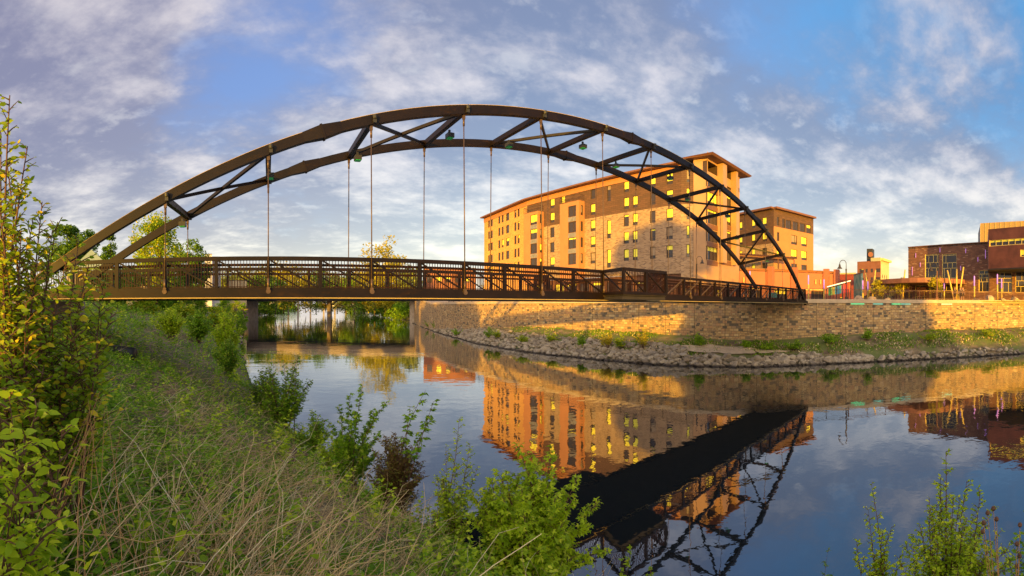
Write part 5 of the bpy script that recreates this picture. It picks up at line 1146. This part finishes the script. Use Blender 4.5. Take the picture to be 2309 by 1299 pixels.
# saplings and bushes along the near shore
def bush_at(name, label, px, d_, py_top, wpx, mat, leaf, tpl=LEAF, n=16, tw=12, per=8, twl=.35, cat='bush', **kw):
    b0 = ground_pt(px, d_); H = EYE+(YH-py_top)*d_/K-b0.z; return shrub(name, label, cat, b0, cloud_tips(b0, n, H, wpx/2*d_/K), mat, leaf, tpl, tw, per, twl, **kw)
bush_at('willow_bush', 'bright green bush on the left bank beneath the bridge', 512, 33, 688, 72, 'leaf_maple', .19, LEAF, 44, 16, 10, .6)
bush_at('willow_bush', 'darker low bush next to the bright one on the left bank', 445, 36, 692, 80, 'leaf_green', .19, LEAF, 34, 12, 9, .6)
bush_at('willow_bush', 'pale green bush at the bank top under the bridge beam', 385, 30, 684, 90, 'leaf_maple', .15, LEAF, 34, 12, 9, .5)
bush_at('willow_bush', 'small bush beneath the left bridge pier', 540, 70, 688, 30, 'leaf_green', .26, LEAF, 14, 10, 8, .7)
for k_, (px, d_, yt, wp) in enumerate(((330, 46, 672, 60), (365, 60, 668, 50), (410, 52, 670, 60), (455, 70, 668, 50), (485, 56, 676, 50), (505, 90, 668, 40), (530, 110, 670, 34), (548, 100, 678, 22))):
    b0 = ground_pt(px, d_); tree('bank_bush', ['farthest left', 'second', 'third', 'fourth', 'fifth', 'sixth', 'seventh', 'last, closest to the pier'][k_]+' of the round bushes along the bank top under the deck', b0.x, b0.y, b0.z-.2, EYE+(YH-yt)*d_/K-b0.z, wp*d_/K, 'leaf_green' if k_ % 2 else 'leaf_bush', 2600, .2, bare=-.05, trunk=.1, cat='bush', group='bushes along the bank top')
bush_at('hawthorn_bush', 'dark green bush at the waterline beyond the grass slope', 515, 26, 755, 80, 'leaf_green', .14, LEAF, 30, 13, 9, .45)
bush_at('shore_shrub', 'loose green shrub against the pale water left of centre', 640, 16.5, 785, 150, 'leaf_green', .115, LEAF, 30, 15, 9, .45)
bush_at('shore_shrub', 'low leafy shrub between the slope and pale water', 600, 19, 835, 100, 'leaf_dark', .12, LEAF, 22, 13, 9, .45)
bush_at('shore_shrub', 'low leafy shrub filling the gap left of the maple sapling', 705, 14, 925, 100, 'leaf_green', .09, LEAF, 18, 13, 9, .35)
bush_at('shore_shrub', 'low bright shrub at the foot of the maple sapling', 760, 12.2, 965, 110, 'leaf_maple', .08, MAPLE, 18, 12, 8, .3)
b0 = ground_pt(790, 11.2); tips = [W3(818, 868, 11), W3(790, 890, 11.1), W3(872, 905, 11), W3(765, 915, 11.3), W3(845, 925, 11.2), W3(742, 955, 11.3), W3(800, 930, 10.8), W3(770, 985, 10.8), W3(860, 975, 10.9), W3(825, 1000, 10.6)]
tips += cloud_tips(b0, 8, 1.5, .7)
shrub('maple_sapling', 'maple sapling with upright leafy shoots against the water', 'sapling', b0, tips, 'leaf_green', .10, MAPLE, 24, 6, .20, start=.22, up=.2, stem_r=.009)
b0 = ground_pt(905, 10); tips = [W3(960, 880, 10), W3(978, 905, 10), W3(925, 915, 10), W3(975, 940, 9.8)]
shrub('ash_sapling', 'arching sapling with hanging leaflets above the reddish bush', 'sapling', b0, tips, 'leaf_green', .12, LEAF, 9, 9, .30, start=.55, droop=.7, stem_r=.009)
bush_at('reddish_bush', 'rounded dark reddish bush on the shore', 893, 10.2, 965, 140, 'leaf_red', .062, LEAF, 60, 18, 10, .28, group=None)
b0 = ground_pt(1015, 9.0); tips = cloud_tips(b0, 8, 1.7, .5)+[W3(1035, 945, 9.5), W3(1060, 1000, 9.5), W3(1005, 1010, 9.6), W3(1075, 1060, 9.4), W3(985, 1080, 9.5), W3(1030, 1050, 9.3)]
shrub('airy_sapling', 'thin airy sapling right of the reddish bush', 'sapling', b0, tips, 'leaf_maple', .075, LEAF, 18, 9, .34, start=.12, stem_r=.008)
b0 = ground_pt(1200, 7.3); tips = [W3(1165, 1000, 8.4), W3(1245, 1010, 8.4), W3(1200, 1060, 8.1), W3(1140, 1070, 8.3), W3(1302, 1075, 8.3), W3(1345, 1135, 8.3), W3(1270, 1100, 8.1), W3(1110, 1120, 8.2), W3(1180, 1130, 7.9), W3(1230, 1150, 7.8), W3(1320, 1190, 8.0), W3(1090, 1180, 8.1), W3(1260, 1200, 7.7), W3(1360, 1240, 8.0), W3(1150, 1210, 7.7), W3(1200, 1230, 7.5), W3(1300, 1250, 7.7), W3(1225, 1090, 8.3)]
tips += [t_+Vector((.35, .6, 0)) for t_ in cloud_tips(b0, 32, 2.2, 1.2)]
shrub('maple_bush', 'large bright green maple bush at the water edge in the foreground', 'bush', b0, tips, 'leaf_maple', .105, MAPLE, 24, 7, .38, start=.2, stem_r=.012, jit=.2)
bush_at('small_maple', 'low dark leafy plant left of the large maple bush', 1105, 8.2, 1075, 110, 'leaf_green', .07, MAPLE, 10, 12, 7, .3, cat='plant')
b0 = ground_pt(1430, 7.0); shrub('sprig', 'small lone sprig at the bottom edge right of the maple bush', 'plant', b0, [W3(1425, 1232, 7.5), W3(1470, 1285, 7.4), W3(1400, 1290, 7.5)], 'leaf_maple', .075, MAPLE, 7, 5, .15, start=.3, stem_r=.006)
b0 = ground_pt(2130, 6.0); tips = cloud_tips(ground_pt(2150, 6.0), 44, 2.3, .95)+[W3(2133, 1018, 6), W3(2120, 1080, 6), W3(2180, 1085, 6), W3(2210, 1110, 6), W3(2095, 1130, 6), W3(2075, 1190, 5.8), W3(2150, 1120, 5.8), W3(2240, 1150, 6.1), W3(2180, 1170, 5.7), W3(2120, 1180, 5.6), W3(2255, 1200, 5.9), W3(2050, 1230, 5.7), W3(2200, 1230, 5.5)]
shrub('honeysuckle_bush', 'tallest leafy green bush at the lower right of the river', 'bush', b0, tips, 'leaf_maple', .062, BROAD, 26, 8, .26, start=.12, stem_r=.009, jit=.12)
b0 = ground_pt(1985, 6.0); tips = cloud_tips(ground_pt(1990, 6.0), 20, 1.6, .5)+[W3(1965, 1092, 6.3), W3(1958, 1150, 6.2), W3(1930, 1215, 6.2), W3(1990, 1200, 6.1), W3(2010, 1190, 6.0), W3(1975, 1250, 6.0), W3(2030, 1250, 5.9), W3(1945, 1260, 6)]
shrub('white_flowered_shrub', 'slender shrub with tiny white flowers left of the tallest bush', 'shrub', b0, tips, 'leaf_maple', .058, BROAD, 20, 7, .2, start=.2, stem_r=.008)
b0 = ground_pt(1880, 6.4); shrub('sprig', 'small leafy sprig at the bottom edge left of the flowered shrub', 'plant', b0, [W3(1866, 1245, 6.4), W3(1880, 1290, 6.3)], 'leaf_green', .06, MAPLE, 8, 5, .14, start=.3, stem_r=.006)
b0 = ground_pt(2330, 5.0); shrub('honeysuckle_bush', 'leafy bush cut off by the right edge of the view', 'bush', b0, [W3(2320, 1160, 5.2), W3(2290, 1210, 5.2), W3(2340, 1190, 5), W3(2270, 1260, 5)], 'leaf_green', .06, BROAD, 20, 7, .24, start=.2, stem_r=.008)
# dry thistles
r = empty('dry_thistle', ground_pt(2275, 4.6), 'dry brown thistle stalks with round heads at the lower right', 'thistle'); m = MB(); hd = MB(); b0 = ground_pt(2275, 4.6)
for px, py in ((2227, 1158), (2218, 1180), (2216, 1200), (2247, 1172), (2300, 1185), (2293, 1228), (2299, 1255), (2293, 1278), (2240, 1148)):
    tip = W3(px, py, 4.6+rnd.uniform(-.1, .1)); m.tube([b0, b0.lerp(tip, .6)+Vector((rnd.gauss(0, .03), rnd.gauss(0, .03), 0)), tip], [.007, .005, .003], 5); hd = MB(); hd.lathe((tip.x, tip.y, tip.z-.02), [(.006, 0), (.022, .012), (.026, .026), (.018, .045), (.005, .052)], 8); hd.build('seed_head', M['twig'], r)
m.build('stalks', M['dead_orange'], r)
# dark drain pipe end poking out of the bank
p = ground_pt(284, 16.5); m = MB(); m.tube([p+Vector((-.7, .2, .30)), p+Vector((.35, -.1, .22))], .24, 14); tag(m.build('drain_pipe', M['lampbox'], None, True), 'dark drain pipe end sticking out of the bank under the bridge', 'pipe')
